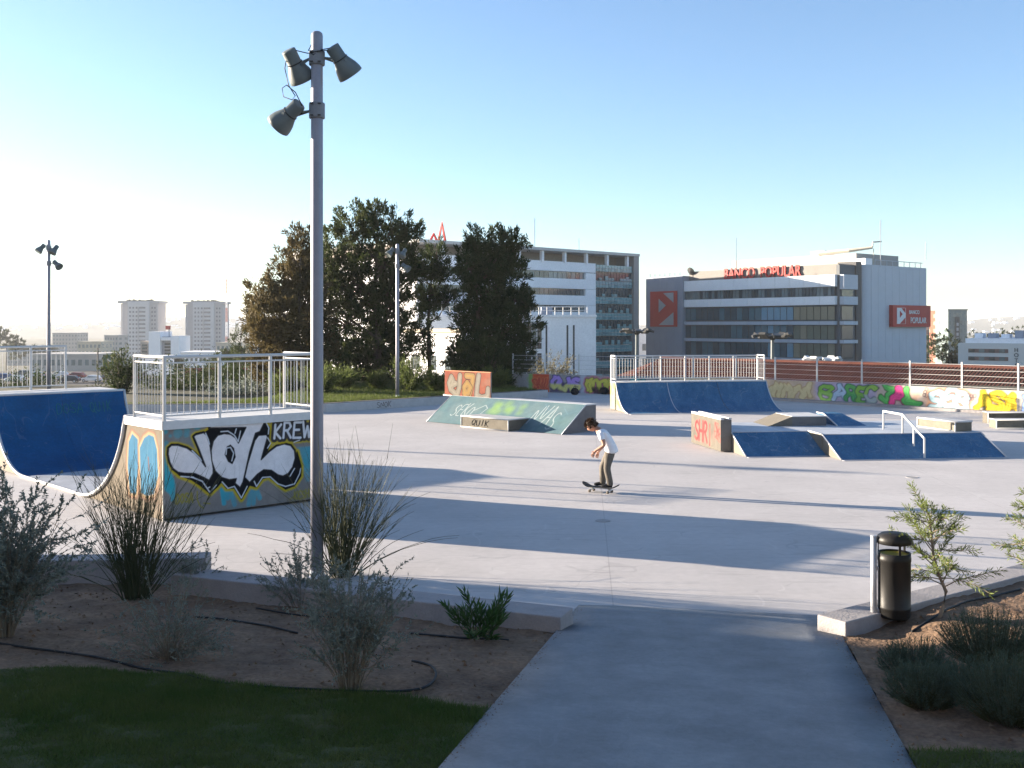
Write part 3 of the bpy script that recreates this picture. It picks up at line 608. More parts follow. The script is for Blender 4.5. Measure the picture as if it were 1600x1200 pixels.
# painted front board (worked out on the photo, then laid on the board's own plane)
pl = Plane(A, AE); Z8 = lambda pts: pl.z(pts, 180, 620, 5)
GREY = (.20, .185, .175); TEALP = (.03, .33, .42); YEL = (.42, .33, .02); BLK = (.012, .012, .014); WHT = (.68, .66, .67)
cv = Canvas(0, LN, .05, HT - .02, 115, GREY)
for (a, c, r_) in ((490,285,.085),(560,262,.055),(640,218,.085),(390,270,.05),(398,365,.05),(680,188,.035),(430,305,.03),(555,295,.05),(1240,180,.05),(1320,160,.04),(1450,140,.05),(1500,165,.04),(1370,155,.04)):
    q = Z8([(a, c)])[0]; cv.put(cv.blob(q[0], q[1], r_), TEALP, .9, .02)
for q in ([(376,380),(405,390),(425,540),(470,690),(455,790),(395,740),(376,720)], [(1420,395),(1530,385),(1600,400),(1600,650),(1490,665),(1460,560)]): cv.put(cv.poly(Z8(q)), TEALP, .9, .02)
for l in ([(835,725),(850,830)],[(870,730),(880,790)],[(905,740),(932,840)],[(1060,740),(1042,840)],[(1085,740),(1080,830)],[(1110,745),(1128,790)],[(440,650),(450,800)]): cv.put(cv.seg(Z8(l)) - .045, TEALP, .9, .015)
for _ in range(60): cv.put(cv.blob(random.uniform(0, LN), random.uniform(.1, 1.5), random.uniform(.1, .35)), random.choice([(.14,.13,.12),(.25,.235,.22),(.10,.22,.25),(.16,.15,.15)]), .22, .12)
J = [(415,400),(440,378),(490,378),(560,400),(620,440),(670,495),(705,545),(650,400),(612,310),(630,295),(690,280),(715,300),(740,380),(765,560),(765,600),(735,655),(690,630),(620,600),(540,598),(490,590),(450,560),(425,510),(412,450)]
AA = [(780,165),(1160,165),(1170,190),(1130,272),(1095,285),(1050,430),(1015,590),(998,665),(975,710),(935,675),(945,640),(890,648),(830,630),(780,580),(752,500),(748,420),(765,345),(800,300),(850,287),(900,292),(940,320),(962,360),(1020,240),(735,245)]
AH = [(870,388),(900,372),(928,400),(942,470),(915,528),(880,508),(853,450)]
LL = [(1090,340),(1120,300),(1180,295),(1190,310),(1165,400),(1140,490),(1200,430),(1260,385),(1320,368),(1370,380),(1400,420),(1405,480),(1385,550),(1350,600),(1310,620),(1270,610),(1220,575),(1160,570),(1110,605),(1050,670),(1010,630),(1035,520)]
BK = [(445,560),(500,612),(600,650),(660,690),(740,755),(800,700),(830,665),(870,715),(930,712),(985,800),(1050,690),(1100,705),(1150,640),(1200,625),(1260,670),(1330,722),(1400,695),(1450,620),(1452,540),(1420,430),(1380,560),(1300,600),(1150,540),(1000,500),(760,540),(600,560)]
BK2 = [(705,275),(770,235),(1160,200),(1205,240),(1222,330),(1190,420),(1060,560),(770,560),(720,330)]
polys = [cv.poly(Z8(q)) for q in (J, AA, LL, BK, BK2)]; dl = np.minimum.reduce(polys[:3]); db = np.minimum.reduce(polys)
cv.put(db - .055, YEL, 1, .02); cv.put(np.minimum(db - .012, dl - .03), BLK); cv.put(dl, WHT); 
for q in polys[:3]: cv.put(np.abs(q + .004) - .010, BLK)
cv.put(cv.poly(Z8(AH)), BLK)
for l in ([(512,622),(600,628),(680,660),(738,745),(790,690)],[(835,665),(880,715),(930,700),(985,790),(1030,700)],[(1085,660),(1103,700),(1150,630),(1210,625),(1270,680),(1330,700),(1400,680),(1440,600),(1448,560)],[(825,272),(880,268),(930,300),(960,350),(978,268)],[(945,250),(935,285)],[(865,450),(870,400),(900,395),(925,440),(910,500)],[(705,285),(725,330),(735,370)],[(1180,205),(1200,245),(1195,290)],[(1190,320),(1215,360),(1190,400)],[(600,420),(660,480),(672,500)],[(1400,560),(1365,620)],[(585,627),(610,628)],[(725,712),(738,705)]): cv.put(cv.seg(Z8(l)) - .009, (.62, .66, .72), .95)
kr = []
for ch, x0, x1, z0, z1 in (('K',1248,1300,218,325),('R',1318,1378,205,322),('E',1395,1455,205,325),('W',1468,1540,200,322)):
    for l in FONT[ch]: kr.append(Z8([(x0 + (x1 - x0) * p[0] - 8 * (1 - p[1]), z1 - (z1 - z0) * p[1] - (x0 + p[0] * 50 - 1250) * .03) for p in l]))
d = cv.strokes(kr); cv.put(d - .10, YEL, 1, .02); cv.put(d - .075, (.05, .045, .045)); cv.put(d - .034, BLK); cv.put(d - .022, (.62, .63, .66))
cv.put(np.abs(cv.seg(Z8([(1395,355),(1440,338)])) - .002) - .006, (.6, .62, .65))
OL = (.24, .21, .02)
for w_, x0, z0, x1, z1, sd in (('DOSA', 470, 835, 610, 745, 3), ('KESH', 1395, 800, 1515, 725, 8)):
    a = Z8([(x0, z0)])[0]; c = Z8([(x1, z1)])[0]; cv.put(cv.strokes(word(w_, a[0], a[1], c[0], c[1], seed=sd)) - .016, OL, .85, .012)
cv.put(cv.seg(Z8([(640,740),(640,800),(660,850),(690,870)])) - .012, OL, .8); cv.put(cv.seg(Z8([(1365,800),(1400,775)])) - .012, OL, .8); cv.put(cv.seg(Z8([(690,830),(740,835)])) - .012, OL, .8)
for _ in range(26): x_ = random.uniform(0, LN); cv.put(cv.seg([(x_, random.uniform(.05, .2)), (x_ + random.uniform(-.02, .02), random.uniform(.2, .9))]) - .004, (.1, .09, .08), .18, .01)
panel('painted_board', cv, lambda X, Z: np.stack([X, 0 * X - .004, Z], -1), hp)
# near end board: the letters on it, cut along the curve
pe = Plane(A, AE + R(90)); Z2 = lambda pts: pe.z(pts, 0, 540, 3.2)
ny_, nz_ = 220, 110; TAN = (.16, .135, .105)
cv = Canvas(0, y2, .02, HT - .02, 60, TAN)
for q in ([(645,480),(662,440),(690,468),(692,600),(682,742),(650,735),(640,600)], [(700,510),(722,462),(745,445),(770,455),(786,520),(792,650),(772,742),(735,752),(705,735)]):
    d = cv.poly(Z2(q)); cv.put(d - .085, (.20, .09, .065), .9, .03); cv.put(d - .05, (.33, .24, .14), 1, .02); cv.put(d, (.028, .125, .22), 1)
for l in ([(742,470),(735,600),(740,660)], [(672,470),(668,560)], [(715,640),(712,720)], [(760,480),(765,600)], [(655,600),(660,700)]): cv.put(cv.seg(Z2(l)) - .012, (.05, .15, .23), .9)
cv.put(cv.seg(Z2([(742,560),(746,620)])) - .02, (.12, .06, .05), .9)
for q in range(40): cv.put(cv.blob(random.uniform(0, .6), random.uniform(.05, .5), random.uniform(.03, .1)), random.choice([(.15,.09,.06),(.15,.125,.09),(.08,.08,.08)]), .3, .05)
def fn(X, Z):
    top = np.array([HT - .02 if y <= y1 else max(cz(y) - .02, .021) for y in X[0]]); k = (Z - Z[0, 0]) / (Z[-1, 0] - Z[0, 0])
    return np.stack([0 * X - .004, X, .02 + k * (top[None, :] - .02)], -1)
# sample the paint at the warped heights so that shapes are not squeezed
Pq = fn(cv.X, cv.Z); zi = np.clip(((Pq[..., 2] - .02) / (HT - .04) * (cv.nz - 1)).round().astype(int), 0, cv.nz - 1); xi = np.arange(cv.nx)[None, :].repeat(cv.nz, 0); cv.C = cv.C[zi, xi]
panel('painted_end_board', cv, fn, hp)
MB().box((-.012, -.014, .0), (.012, .010, HT - .02)).build('corner_post', mat('pale corner trim', (.36, .34, .30), .6), hp)
zr = HT + .03
railing(hp, (.02, 0, zr), (LN - .02, 0, zr), posts=3); railing(hp, (.02, .02, zr), (.02, 1.2, zr), posts=1); railing(hp, (LN - .02, .02, zr), (LN - .02, 1.2, zr), posts=1)
railing(hp, (-.4, y5 - .06, zr), (2.15, y5 - .06, zr), posts=3)
# ghost tags on the blue wall
tg = MB()
for w_, x0, x1, z0, z1, sd in (('DOSA', 1.35, 2.0, 1.18, 1.42, 3), ('QUIK', 2.15, 2.7, 1.18, 1.42, 4)):
    for ln in word(w_, x0, z0, x1, z1, seed=sd): tg.tube([(a, y4 - TX + math.sqrt(RR ** 2 - (RR - c + .03) ** 2) - .008, c) for a, c in ln], .006, 4)
kind(tg.build('painted_tag', mat('green tag paint', (.03, .20, .12), .8), hp), 'stuff')
# ---- quarter pipe at the back
qo = px(982, 647, 0); QA = R(10); qp = thing('quarter_pipe', 'wide blue quarter pipe with railing in front of the graffiti wall', 'skate ramp', qo, QA)
qh, qr, ql = 1.07, 1.85, 6.15; qx = math.sqrt(qr ** 2 - (qr - qh) ** 2); qd = .85
qpf = [(y, qr - math.sqrt(qr * qr - y * y) + .015) for y in np.linspace(0, qx, 14)]
sheet('transition', qpf, M_BLUEW_LIT, qp, 0, ql, nseg=3)
MB().box((0, qx, qh - .02), (ql, qx + qd, qh + .03)).build('deck', M_DECK, qp); MB().tube([(0, qx, qh + .02), (ql, qx, qh + .02)], .028, 8).build('coping', M_WSTEEL, qp, True)
MB().box((0, -.35, .002), (ql, .01, .012)).build('toe_plate', mat('toe plate', (.33, .34, .36), .5, var=.2, scale=3), qp)
for x in (-.015, ql + .015): MB().tube([(x, y, z) for y, z in qpf], .022, 6).build('edge_trim', M_WSTEEL, qp, True)
MB().tube([(ql / 3, y, z + .002) for y, z in qpf], .014, 6).build('seam_trim', M_GALV, qp, True); MB().tube([(ql * 2 / 3, y, z - .002) for y, z in qpf], .010, 6).build('seam_trim', M_DARK, qp, True)
q = [(qx + qd, .02)] + [(qx + qd, qh - .02), (qx, qh - .02)] + [(y, max(z - .02, .02)) for y, z in qpf[::-1]]
MB().prismx(q, ql - .02, ql).build('end_board', M_PLY, qp); MB().box((0, qx + qd - .02, .02), (ql, qx + qd, qh - .02)).build('back_board', M_PLY, qp)
cv = Canvas(0, qx + qd, .02, qh - .02, 40, (.30, .26, .19))
for k in range(30): cv.put(cv.blob(random.uniform(.8, 2.5), random.uniform(.3, 1.0), random.uniform(.06, .2)), random.choice([(.42,.36,.07),(.46,.41,.15),(.17,.28,.10),(.4,.2,.1)]), .7, .05)
for k in range(12): x_ = random.uniform(.4, 2.4); cv.put(cv.seg([(x_, .1), (x_ + .1, random.uniform(.3, .8))]) - .02, (.5, .22, .12), .5, .02)
def fnq(X, Z):
    top = np.array([qh - .02 if y >= qx else max(qr - math.sqrt(qr * qr - y * y) - .005, .021) for y in X[0]]); k = (Z - Z[0, 0]) / (Z[-1, 0] - Z[0, 0])
    return np.stack([0 * X - .002, X, .02 + k * (top[None, :] - .02)], -1)
panel('painted_end_board', cv, fnq, qp)
zr = qh + .03
railing(qp, (.02, qx + qd - .05, zr), (ql - .02, qx + qd - .05, zr), h=.98, posts=6); railing(qp, (.02, qx + .1, zr), (.02, qx + qd - .08, zr), h=1.0, posts=1); railing(qp, (ql - .02, qx + .1, zr), (ql - .02, qx + qd - .08, zr), h=1.0, posts=1)
# ---- teal bank ramp with wall board
tb0 = px(667, 659, 0); tb1 = px(877, 679.3, 0); d = tb1 - tb0; TA = math.atan2(d.y, d.x); tl = d.length; th_, td = .83, 1.15
bk = thing('bank_ramp', 'sunlit teal bank ramp with white scribbled tags and a painted board on its ridge', 'skate ramp', tb0, TA)
cv = Canvas(0, tl, 0, 1, 34, (.13, .27, .32)); sl = math.hypot(th_, td)
cv = Canvas(0, tl, 0, sl, 60, (.095, .155, .172))
for k in range(70): cv.put(cv.blob(random.uniform(0, tl), random.uniform(0, sl), random.uniform(.1, .35)), random.choice([(.12,.18,.185),(.065,.125,.16),(.14,.19,.195),(.09,.165,.165)]), .35, .12)
for k in range(14): cv.put(cv.blob(random.uniform(2.2, 3.9), random.uniform(.75, 1.2), random.uniform(.08, .2)), (.19, .31, .10), .5, .1)
for w_, x0, x1, z0, z1, sd in (('SEKO', .75, 1.7, .45, 1.05, 3), ('NVAS', 4.35, 5.5, .3, 1.15, 5)):
    cv.put(cv.strokes(word(w_, x0, z0, x1, z1, seed=sd, wob=.2)) - .013, (.42, .45, .45), .8, .012)
cv.put(cv.seg([(1.7,.75),(2.0,1.05),(2.2,.9),(2.1,.6)]) - .012, (.42, .45, .45), .7, .012); cv.put(cv.seg([(4.5,1.3),(4.9,1.0),(5.3,1.25),(5.7,.9)]) - .014, (.12, .2, .24), .7, .015)
cv.put(cv.seg([(5.2,.3),(5.7,.75),(5.5,.85),(5.95,1.1)]) - .012, (.1, .17, .2), .8, .01)
panel('riding_surface', cv, lambda X, Z: np.stack([X, Z / sl * td, .012 + Z / sl * th_], -1), bk)
q = [(0.02, .004), (td + .5, .004), (td + .5, th_ - .02), (td, th_ - .02), (.0201, .01)]
MB().prismx(q, .0, tl).build('body', mat('bank side board', (.16, .145, .14), .8, var=.2), bk)
MB().box((-.01, td, th_ - .018), (tl + .01, td + .52, th_ + .016)).build('top_deck', M_DECK, bk)
for x in (-.012, tl + .012): MB().tube([(x, 0, .01), (x, td, th_)], .016, 6).build('edge_trim', M_GALV, bk, True)
MB().tube([(-.9, td + .45, th_ - .03), (.02, td + .45, th_ - .03)], .03, 6).build('grind_bar', M_WSTEEL, bk, True)
MB().box((tl - .45, td + .1, .0), (tl - .38, td + .5, .003)).build('foot', M_DARK, bk)
pb = Plane(bk.location + rot2(TA + R(90)) * (td + .06), TA); ba = pb(695, 600)[0]; bb = pb(766.5, 600)[0]; bz1 = th_ + .86
cv = Canvas(ba, bb, th_ + .016, bz1, 60, (.21, .07, .046)); ZB = lambda pts: pb.z(pts, 640, 560, 4.444)
for k in range(40): cv.put(cv.blob(random.uniform(ba, bb), random.uniform(th_, bz1), random.uniform(.04, .14)), random.choice([(.23,.09,.06),(.18,.05,.035),(.2,.11,.08)]), .5, .04)
for l, c_ in (([(318,175),(290,190),(300,150),(290,130),(275,170),(285,215),(330,255),(345,200),(350,120)], (.20,.18,.145)), ([(480,120),(470,190),(465,255),(500,275),(540,265),(545,215)], (.19,.175,.15)), ([(395,120),(440,125),(435,170),(410,270)], (.25,.155,.06)), ([(385,265),(380,200),(400,170),(420,200),(405,240),(380,240)], (.24,.15,.055))):
    d = cv.seg(ZB(l)); cv.put(d - .125, (.03, .025, .025)); cv.put(d - .10, c_); cv.put(np.abs(d - .06) - .008, (.11, .09, .08), .8)
bd = panel('painted_board', cv, lambda X, Z: np.stack([X, 0 * X + td + .058, Z], -1), bk)
MB().box((ba, td + .06, th_ + .016), (bb, td + .12, bz1)).build('board_core', M_PLY, bk); MB().box((ba - .01, td + .05, bz1 + .002), (bb + .01, td + .125, bz1 + .022)).build('board_edge', mat('orange edge', (.55, .22, .10), .6), bk)
# ---- ledge in front of it
g0 = px(721, 667, 0); g1 = px(794, 674.5, 0); d = g1 - g0; GA = math.atan2(d.y, d.x); gl = d.length
def ledge(name, label, loc, rz, ln, dp, h, face=M_PLY, tagtxt=None, z=0, trim=True):
    t_ = thing(name, label, 'grind box', loc, rz, None); MB().box((0, 0, .004), (ln, dp, h)).build('body', face, t_, bevel=.006)
    MB().box((-.006, -.006, h), (ln + .006, dp, h + .02)).build('top', mat('ledge top', (.42, .42, .42), .6, var=.2), t_)
    if trim:
        e = MB(); 
        e.tube([(-.008, -.008, h + .012), (ln + .008, -.008, h + .012), (ln + .008, dp, h + .012)], .022, 6); e.tube([(ln + .004, -.004, 0), (ln + .004, -.004, h)], .018, 6); e.tube([(-.004, -.004, 0), (-.004, -.004, h)], .018, 6); e.tube([(-.008, -.008, .018), (ln + .008, -.008, .018)], .016, 6)
        e.build('edge_trim', M_WSTEEL, t_, True)
    if tagtxt:
        tg = MB(); 
        for l in word(tagtxt[0], ln * tagtxt[1], h * .25, ln * tagtxt[2], h * .8, seed=2): tg.tube([(a + (c - h * .5) * .35, -.006, c) for a, c in l], .008, 4)
        kind(tg.build('painted_tag', M_BLACK, t_), 'stuff')
    return t_
ledge('grind_box', 'grey grind box with a black scrawled tag in front of the teal bank ramp', g0, GA, gl, .9, .35, mat('worn grey board', (.105, .094, .075), .8, var=.25, scale=4), ('QUIK', .22, .6))
# ---- wall block at the left of the funbox
b0 = px(1080, 692, 0); b1 = px(1126, 706.6, 0); d = b1 - b0; BA = math.atan2(d.y, d.x); bl = d.length
wb = thing('wall_block', 'upright grey concrete block with pink red lettering beside the blue funbox', 'concrete block', b0, BA); bh = .89
MB().box((0, .006, .02), (bl, .30, bh - .06)).build('body', mat('block board', (.15, .14, .13), .8, var=.2), wb)
MB().box((0, .004, bh - .055), (bl, .09, bh)).build('rim', M_DECK, wb); MB().box((0, .22, bh - .055), (bl, .302, bh)).build('rim', M_DECK, wb)
cv = Canvas(0, bl, .02, bh - .06, 60, (.115, .104, .088)); pw = Plane(b0, BA); ZW = lambda pts: pw.z(pts, 940, 540, 4.848)
a = ZW([(705, 720)])[0][0]; c = ZW([(835, 720)])[0][0]
cv.put(cv.strokes(word('SHRI', a, .14, c, .66, seed=5, gap=.1)) - .045, (.30, .022, .028), .9, .02)
a = ZW([(850, 720)])[0][0]
for k in range(10): cv.put(cv.seg([(a + random.uniform(0, .5), random.uniform(.15, .75)), (a + random.uniform(0, .5), random.uniform(.15, .75)), (a + random.uniform(0, .5), random.uniform(.15, .75))]) - .014, (.26, .03, .03), .6, .02)
for k in range(16): cv.put(cv.blob(random.uniform(0, bl), random.uniform(.1, .7), random.uniform(.05, .2)), random.choice([(.15,.08,.07),(.12,.11,.09),(.06,.055,.05)]), .3, .08)
panel('painted_face', cv, lambda X, Z: np.stack([X, 0 * X + .002, Z], -1), wb)
# ---- funbox
fo = px(1166.5, 714.4, 0); FA = R(7); fb = thing('funbox', 'low blue funbox with banks, pale deck and white edges', 'skate ramp', fo, FA)
fh = .5
fpl = lambda u, v, z: (Matrix.Rotation(-FA, 4, 'Z') @ (px(u, v, z) - fo))
run = 1.1
def bank(x0, x1, y0, run, z0, z1, seam=None, side=(True, False), nm='bank'):
    o = MB().prismx([(y0, z0 + .004), (y0 + run, z0 + .004), (y0 + run, z1)], x0, x1).build(nm, M_BLUEW_LIT, fb)
    for s, x in zip(side, (x0, x1)):
        if s:
            MB().prismx([(y0 + .03, z0 + .006), (y0 + run, z0 + .006), (y0 + run, z1 - .02)], x - .012, x - .002).build('side_board', mat('pale side board', (.15, .135, .11), .7, var=.15), o)
            MB().tube([(x - .01, y0, z0 + .012), (x - .01, y0 + run, z1)], .02, 6).build('edge_trim', M_WSTEEL, o, True)
    MB().box((x0, y0 - .16, z0 + .002), (x1, y0 + .02, z0 + .010)).build('toe_plate', mat('toe plate', (.33, .34, .36), .5), o)
w1 = 2.1; off = -.85
bank(0, w1, 0, run, 0, fh); bank(w1, w1 + 2.16, off, run, 0, fh); bank(w1 + 2.163, w1 + 4.32, off, run, 0, fh, side=(False, True))
fy = 3.6
MB().prism([(0, run), (w1 - .004, run), (w1 - .004, off + run), (w1 + 4.32, off + run), (w1 + 4.32, fy), (0, fy)], .004, fh + .001).build('core', M_PLY, fb)
MB().prism([(-.01, run + .004), (w1 - .014, run + .004), (w1 - .014, off + run + .004), (w1 + 4.33, off + run + .004), (w1 + 4.33, fy), (-.01, fy)], fh + .003, fh + .022).build('deck', mat('funbox deck', (.40, .43, .47), .55, var=.2, scale=2.5), fb)
MB().tube([(w1 - .02, run, fh + .02), (w1 - .02, off + run, fh + .02)], .022, 6).build('edge_trim', M_WSTEEL, fb, True)
MB().box((w1 - .028, off + run, .01), (w1 - .016, run, fh)).build('side_board', mat('pale side board', (.5, .5, .5)), fb)
# upper step on the deck
up = fpl(1238, 667, fh); up.y = max(up.y, 2.3); ux1 = fpl(1294, 667, fh).x; kx0 = ux1 + .25; kx1 = fpl(1376, 671, fh).x
MB().box((up.x, up.y, fh + .022), (ux1, fy, fh + .27)).build('step_box', mat('step box board', (.13, .13, .135), .7, var=.2), fb)
MB().box((up.x - .01, up.y - .01, fh + .272), (ux1, fy, fh + .29)).build('step_top', M_DECK, fb)
MB().prismx([(up.y, fh + .022), (fy, fh + .022), (fy, fh + .022), (up.y, fh + .022)], 0, .001)
mm = MB(); mm.add([(up.x - .68, up.y, fh + .024), (up.x - .68, fy, fh + .024), (up.x, up.y, fh + .024), (up.x, fy, fh + .024), (up.x, up.y, fh + .285), (up.x, fy, fh + .285)], [(0, 2, 4), (1, 5, 3), (0, 4, 5, 1), (0, 1, 3, 2), (2, 3, 5, 4)]); mm.build('step_wedge', mat('pale side board', (.5, .5, .5)), fb)
mm = MB(); mm.prismx([(up.y - .15, fh + .024), (fy, fh + .024), (fy, fh + .29), (up.y + .75, fh + .29)], kx0, kx1 - .3); mm.v = [(x + (.3 if (z < fh + .1 and x > kx0 + .1) else 0), y, z) for x, y, z in mm.v]; mm.build('upper_bank', M_BLUEW_LIT, fb)
MB().tube([(kx0, up.y - .15, fh + .03), (kx0, up.y + .75, fh + .29), (kx0, fy, fh + .29)], .02, 6).build('edge_trim', M_WSTEEL, fb, True)
# grind rail
gr = thing('grind_rail', 'white square handrail running down the blue funbox bank', 'grind rail', fo, FA)
rx = w1 + 2.16; ptop = [(rx, off + run + 1.05, fh + .50), (rx, off + run + .02, fh + .50), (rx, off + .03, .50)]
MB().tube(ptop, .03, 6).build('top_bar', M_WSTEEL, gr)
for p, zb in ((ptop[0], fh + .022), (ptop[1], fh + .022), ((rx, off + run * .5, fh * .5 + .5), fh * .5), (ptop[2], .02)): MB().tube([(p[0], p[1], zb), p], .026, 6).build('post', M_WSTEEL, gr)
# ledge on the deck and the two far boxes
l0 = px(1434, 667, fh + .022); l1 = px(1492.5, 674.6, fh + .022); d = l1 - l0
hb = ledge('ledge_box', 'pale ledge box standing on the right end of the funbox deck', l0, math.atan2(d.y, d.x), d.length, .55, .24, mat('worn pale board', (.15, .135, .105), .75, var=.2, scale=5))
ledge('ledge_box', 'white edged ledge box at the right edge, the lower and nearer of two', px(1557.5, 670, 0), R(-3), 2.6, .6, .27, mat('worn pale board', (.48, .44, .36)))
ledge('ledge_box', 'white edged ledge box at the right edge, the taller one behind', px(1544.5, 662, 0), R(-3), 3.0, .5, .36, mat('worn grey board', (.36, .33, .27)))
# ---- litter bin
bp = gpx(1365, 985); bp.z = soil_z(bp.x, bp.y, 1)
bn = thing('litter_bin', 'dark brown cylindrical litter bin with domed lid hung on a steel post', 'litter bin', bp)
MB().tube([(0, 0, -.1), (0, 0, .96)], .032, 12).build('post', M_GALV, bn, True); MB().lathe([(.034, .955), (.034, .965), (.005, .97)], 12).build('post_cap', M_GALV, bn)
M_BIN = mat('dark brown enamel', (.019, .018, .017), .45, var=.12, scale=6); bc = Vector((.215, -.01, 0)); T_ = Matrix.Translation(bc)
bo = MB(); bo.lathe([(.11, .10), (.15, .105), (.162, .125), (.166, .2), (.170, .205), (.170, .225), (.166, .23), (.168, .70), (.172, .705), (.172, .745), (.168, .75), (.17, .79), (.158, .79), (.155, .30), (.01, .29)], 28, T_); bo.build('body', M_BIN, bn, True)
lid = MB().lathe([(.172, .885), (.180, .89), (.180, .93), (.168, .965), (.13, .992), (.06, 1.005), (.002, 1.008)], 28, T_).build('lid', M_BIN, bn, True)
st_ = MB(); 
for a in (60, 180, 300): st_.box((-.012, -.004, .78), (.012, .004, .89), T_ @ Matrix.Rotation(R(a), 4, 'Z') @ Matrix.Translation((0, .162, 0)))
st_.build('lid_stay', M_BIN, bn)
MB().box((.02, -.02, .16), (.06, .02, .19)).box((.02, -.02, .60), (.06, .02, .64)).build('bracket', M_GALV, bn)
bag = MB(); bag.lathe([(.13, .66), (.15, .74), (.154, .775), (.13, .77), (.05, .74)], 14, T_); bag.build('bin_liner', mat('yellow bag', (.45, .36, .03), .5, var=.2), bn, True)
# ================================================================== SKATER
def skin(name, V, E, RAD, m_, parent, sub=2, root=0):
    me = bpy.data.meshes.new(name); me.from_pydata(V, E, []); o = bpy.data.objects.new(name + '_src', me); COL.objects.link(o)
    s = o.modifiers.new('skin', 'SKIN'); s.use_smooth_shade = True; s.branch_smoothing = .4
    if not me.skin_vertices: me.attributes
    sv = me.skin_vertices[0].data if me.skin_vertices else None
    if sv is None:
        with bpy.context.temp_override(object=o, active_object=o): bpy.ops.mesh.customdata_skin_add()
        sv = me.skin_vertices[0].data
    for i, r in enumerate(RAD): sv[i].radius = (r, r) if isinstance(r, (int, float)) else r; sv[i].use_root = (i == root)
    ss = o.modifiers.new('sub', 'SUBSURF'); ss.levels = ss.render_levels = sub
    dg = bpy.context.evaluated_depsgraph_get(); me2 = bpy.data.meshes.new_from_object(o.evaluated_get(dg)); me2.name = name
    bpy.data.objects.remove(o); me2.materials.clear(); me2.materials.append(m_); me2.polygons.foreach_set('use_smooth', [True] * len(me2.polygons))
    return link(name, me2, parent)
M_SKIN = mat('skin', (.42, .22, .15), .55, var=.08, scale=9); M_SHIRT = mat('white cotton', (.74, .74, .76), .85, var=.04, scale=12, bump=.25, bscale=14, obj=True)
M_TROU = mat('khaki cotton', (.125, .110, .092), .9, var=.12, scale=8, bump=.4, bscale=12, obj=True); M_HAIR = mat('brown hair', (.06, .034, .018), .6, var=.35, scale=25); M_SHOE = mat('black suede', (.02, .02, .022), .8, var=.2)
sp_ = px(938.5, 769.5, 0); HD = R(148)
sb = thing('skateboard', 'worn skateboard rolling under the boy in the white shirt', 'skateboard', sp_, HD)
dk = MB(); rows = []
for i in range(21):
    t = -.40 + .80 * i / 20; wv = .1 * math.sqrt(max(0, 1 - max(0, (abs(t) - .30) / .105) ** 2)) if abs(t) > .30 else .1
    zz = .105 + (max(0, abs(t) - .245) ** 1.25) * .85; rows.append((t, max(wv, .012), zz))
for t, wv, zz in rows:
    for yy, dz in ((-wv, .004), (-wv * .5, 0), (wv * .5, 0), (wv, .004)): dk.v.append((t, yy, zz + dz))
n4 = len(dk.v)
dk.v += [(x, y, z - .012) for x, y, z in dk.v]
for i in range(20):
    for k in range(3): a = i*4 + k; dk.f += [(a, a+1, a+5, a+4), (n4+a, n4+a+4, n4+a+5, n4+a+1)]
    dk.f += [(i*4, i*4+4, n4+i*4+4, n4+i*4), (i*4+3, n4+i*4+3, n4+i*4+7, i*4+7)]
dk.f += [(0, n4, n4+1, 1), (1, n4+1, n4+2, 2), (2, n4+2, n4+3, 3), (80, 81, n4+81, n4+80), (81, 82, n4+82, n4+81), (82, 83, n4+83, n4+82)]
dk.build('deck', mat('grip and ply', (.05, .05, .052), .85, var=.2, scale=30), sb, True)
for s in (-1, 1):
    tr = MB().box((s * .2 - .03, -.025, .066), (s * .2 + .03, .025, .094)).tube([(s * .2, -.085, .052), (s * .2, .085, .052)], .014, 6).build('truck', M_GALV, sb)
    for y in (-.09, .09): MB().lathe([(.012, -.017), (.026, -.017), (.028, 0), (.026, .017), (.012, .017)], 14, Matrix.Translation((s * .2, y, .028)) @ Matrix.Rotation(R(90), 4, 'X')).build('wheel', mat('wheel urethane', (.12, .10, .08), .5), sb, True)
SH = Vector((-.0, 0, .118))
sk_ = thing('person', 'boy in a white T-shirt and khaki trousers bending over his rolling skateboard', 'person', sp_, R(166))
# frame: x ahead, y to his left (towards the camera), z up
hipz = .84
j = dict(pel=(-.20, 0, hipz), wai=(-.165, 0, .965), che=(-.075, 0, 1.12), nec0=(.02, 0, 1.215), nec=(.085, 0, 1.268),
         sl=(-.02, .155, 1.175), el=(-.115, .235, .955), wl=(.075, .20, .84), sr=(-.02, -.155, 1.175), er=(-.06, -.23, .95), wr=(.06, -.14, .80),
         hl=(-.20, .085, .80), kl=(-.14, .11, .50), al=(-.205, .10, .205), hr=(-.18, -.085, .80), kr=(-.02, -.10, .49), ar=(-.03, -.10, .205))
V = []; E = []; Rd = []; ix = {}
def jv(n, p, r, par=None):
    ix[n] = len(V); V.append(p); Rd.append(r)
    if par is not None: E.append((ix[par], ix[n]))
jv('pel', j['pel'], (.10, .085)); jv('wai', j['wai'], (.115, .085), 'pel'); jv('che', j['che'], (.13, .10), 'wai'); jv('nec0', j['nec0'], (.09, .075), 'che'); jv('nec', j['nec'], .05, 'nec0'); jv('hd0', (.115, 0, 1.292), .05, 'nec')
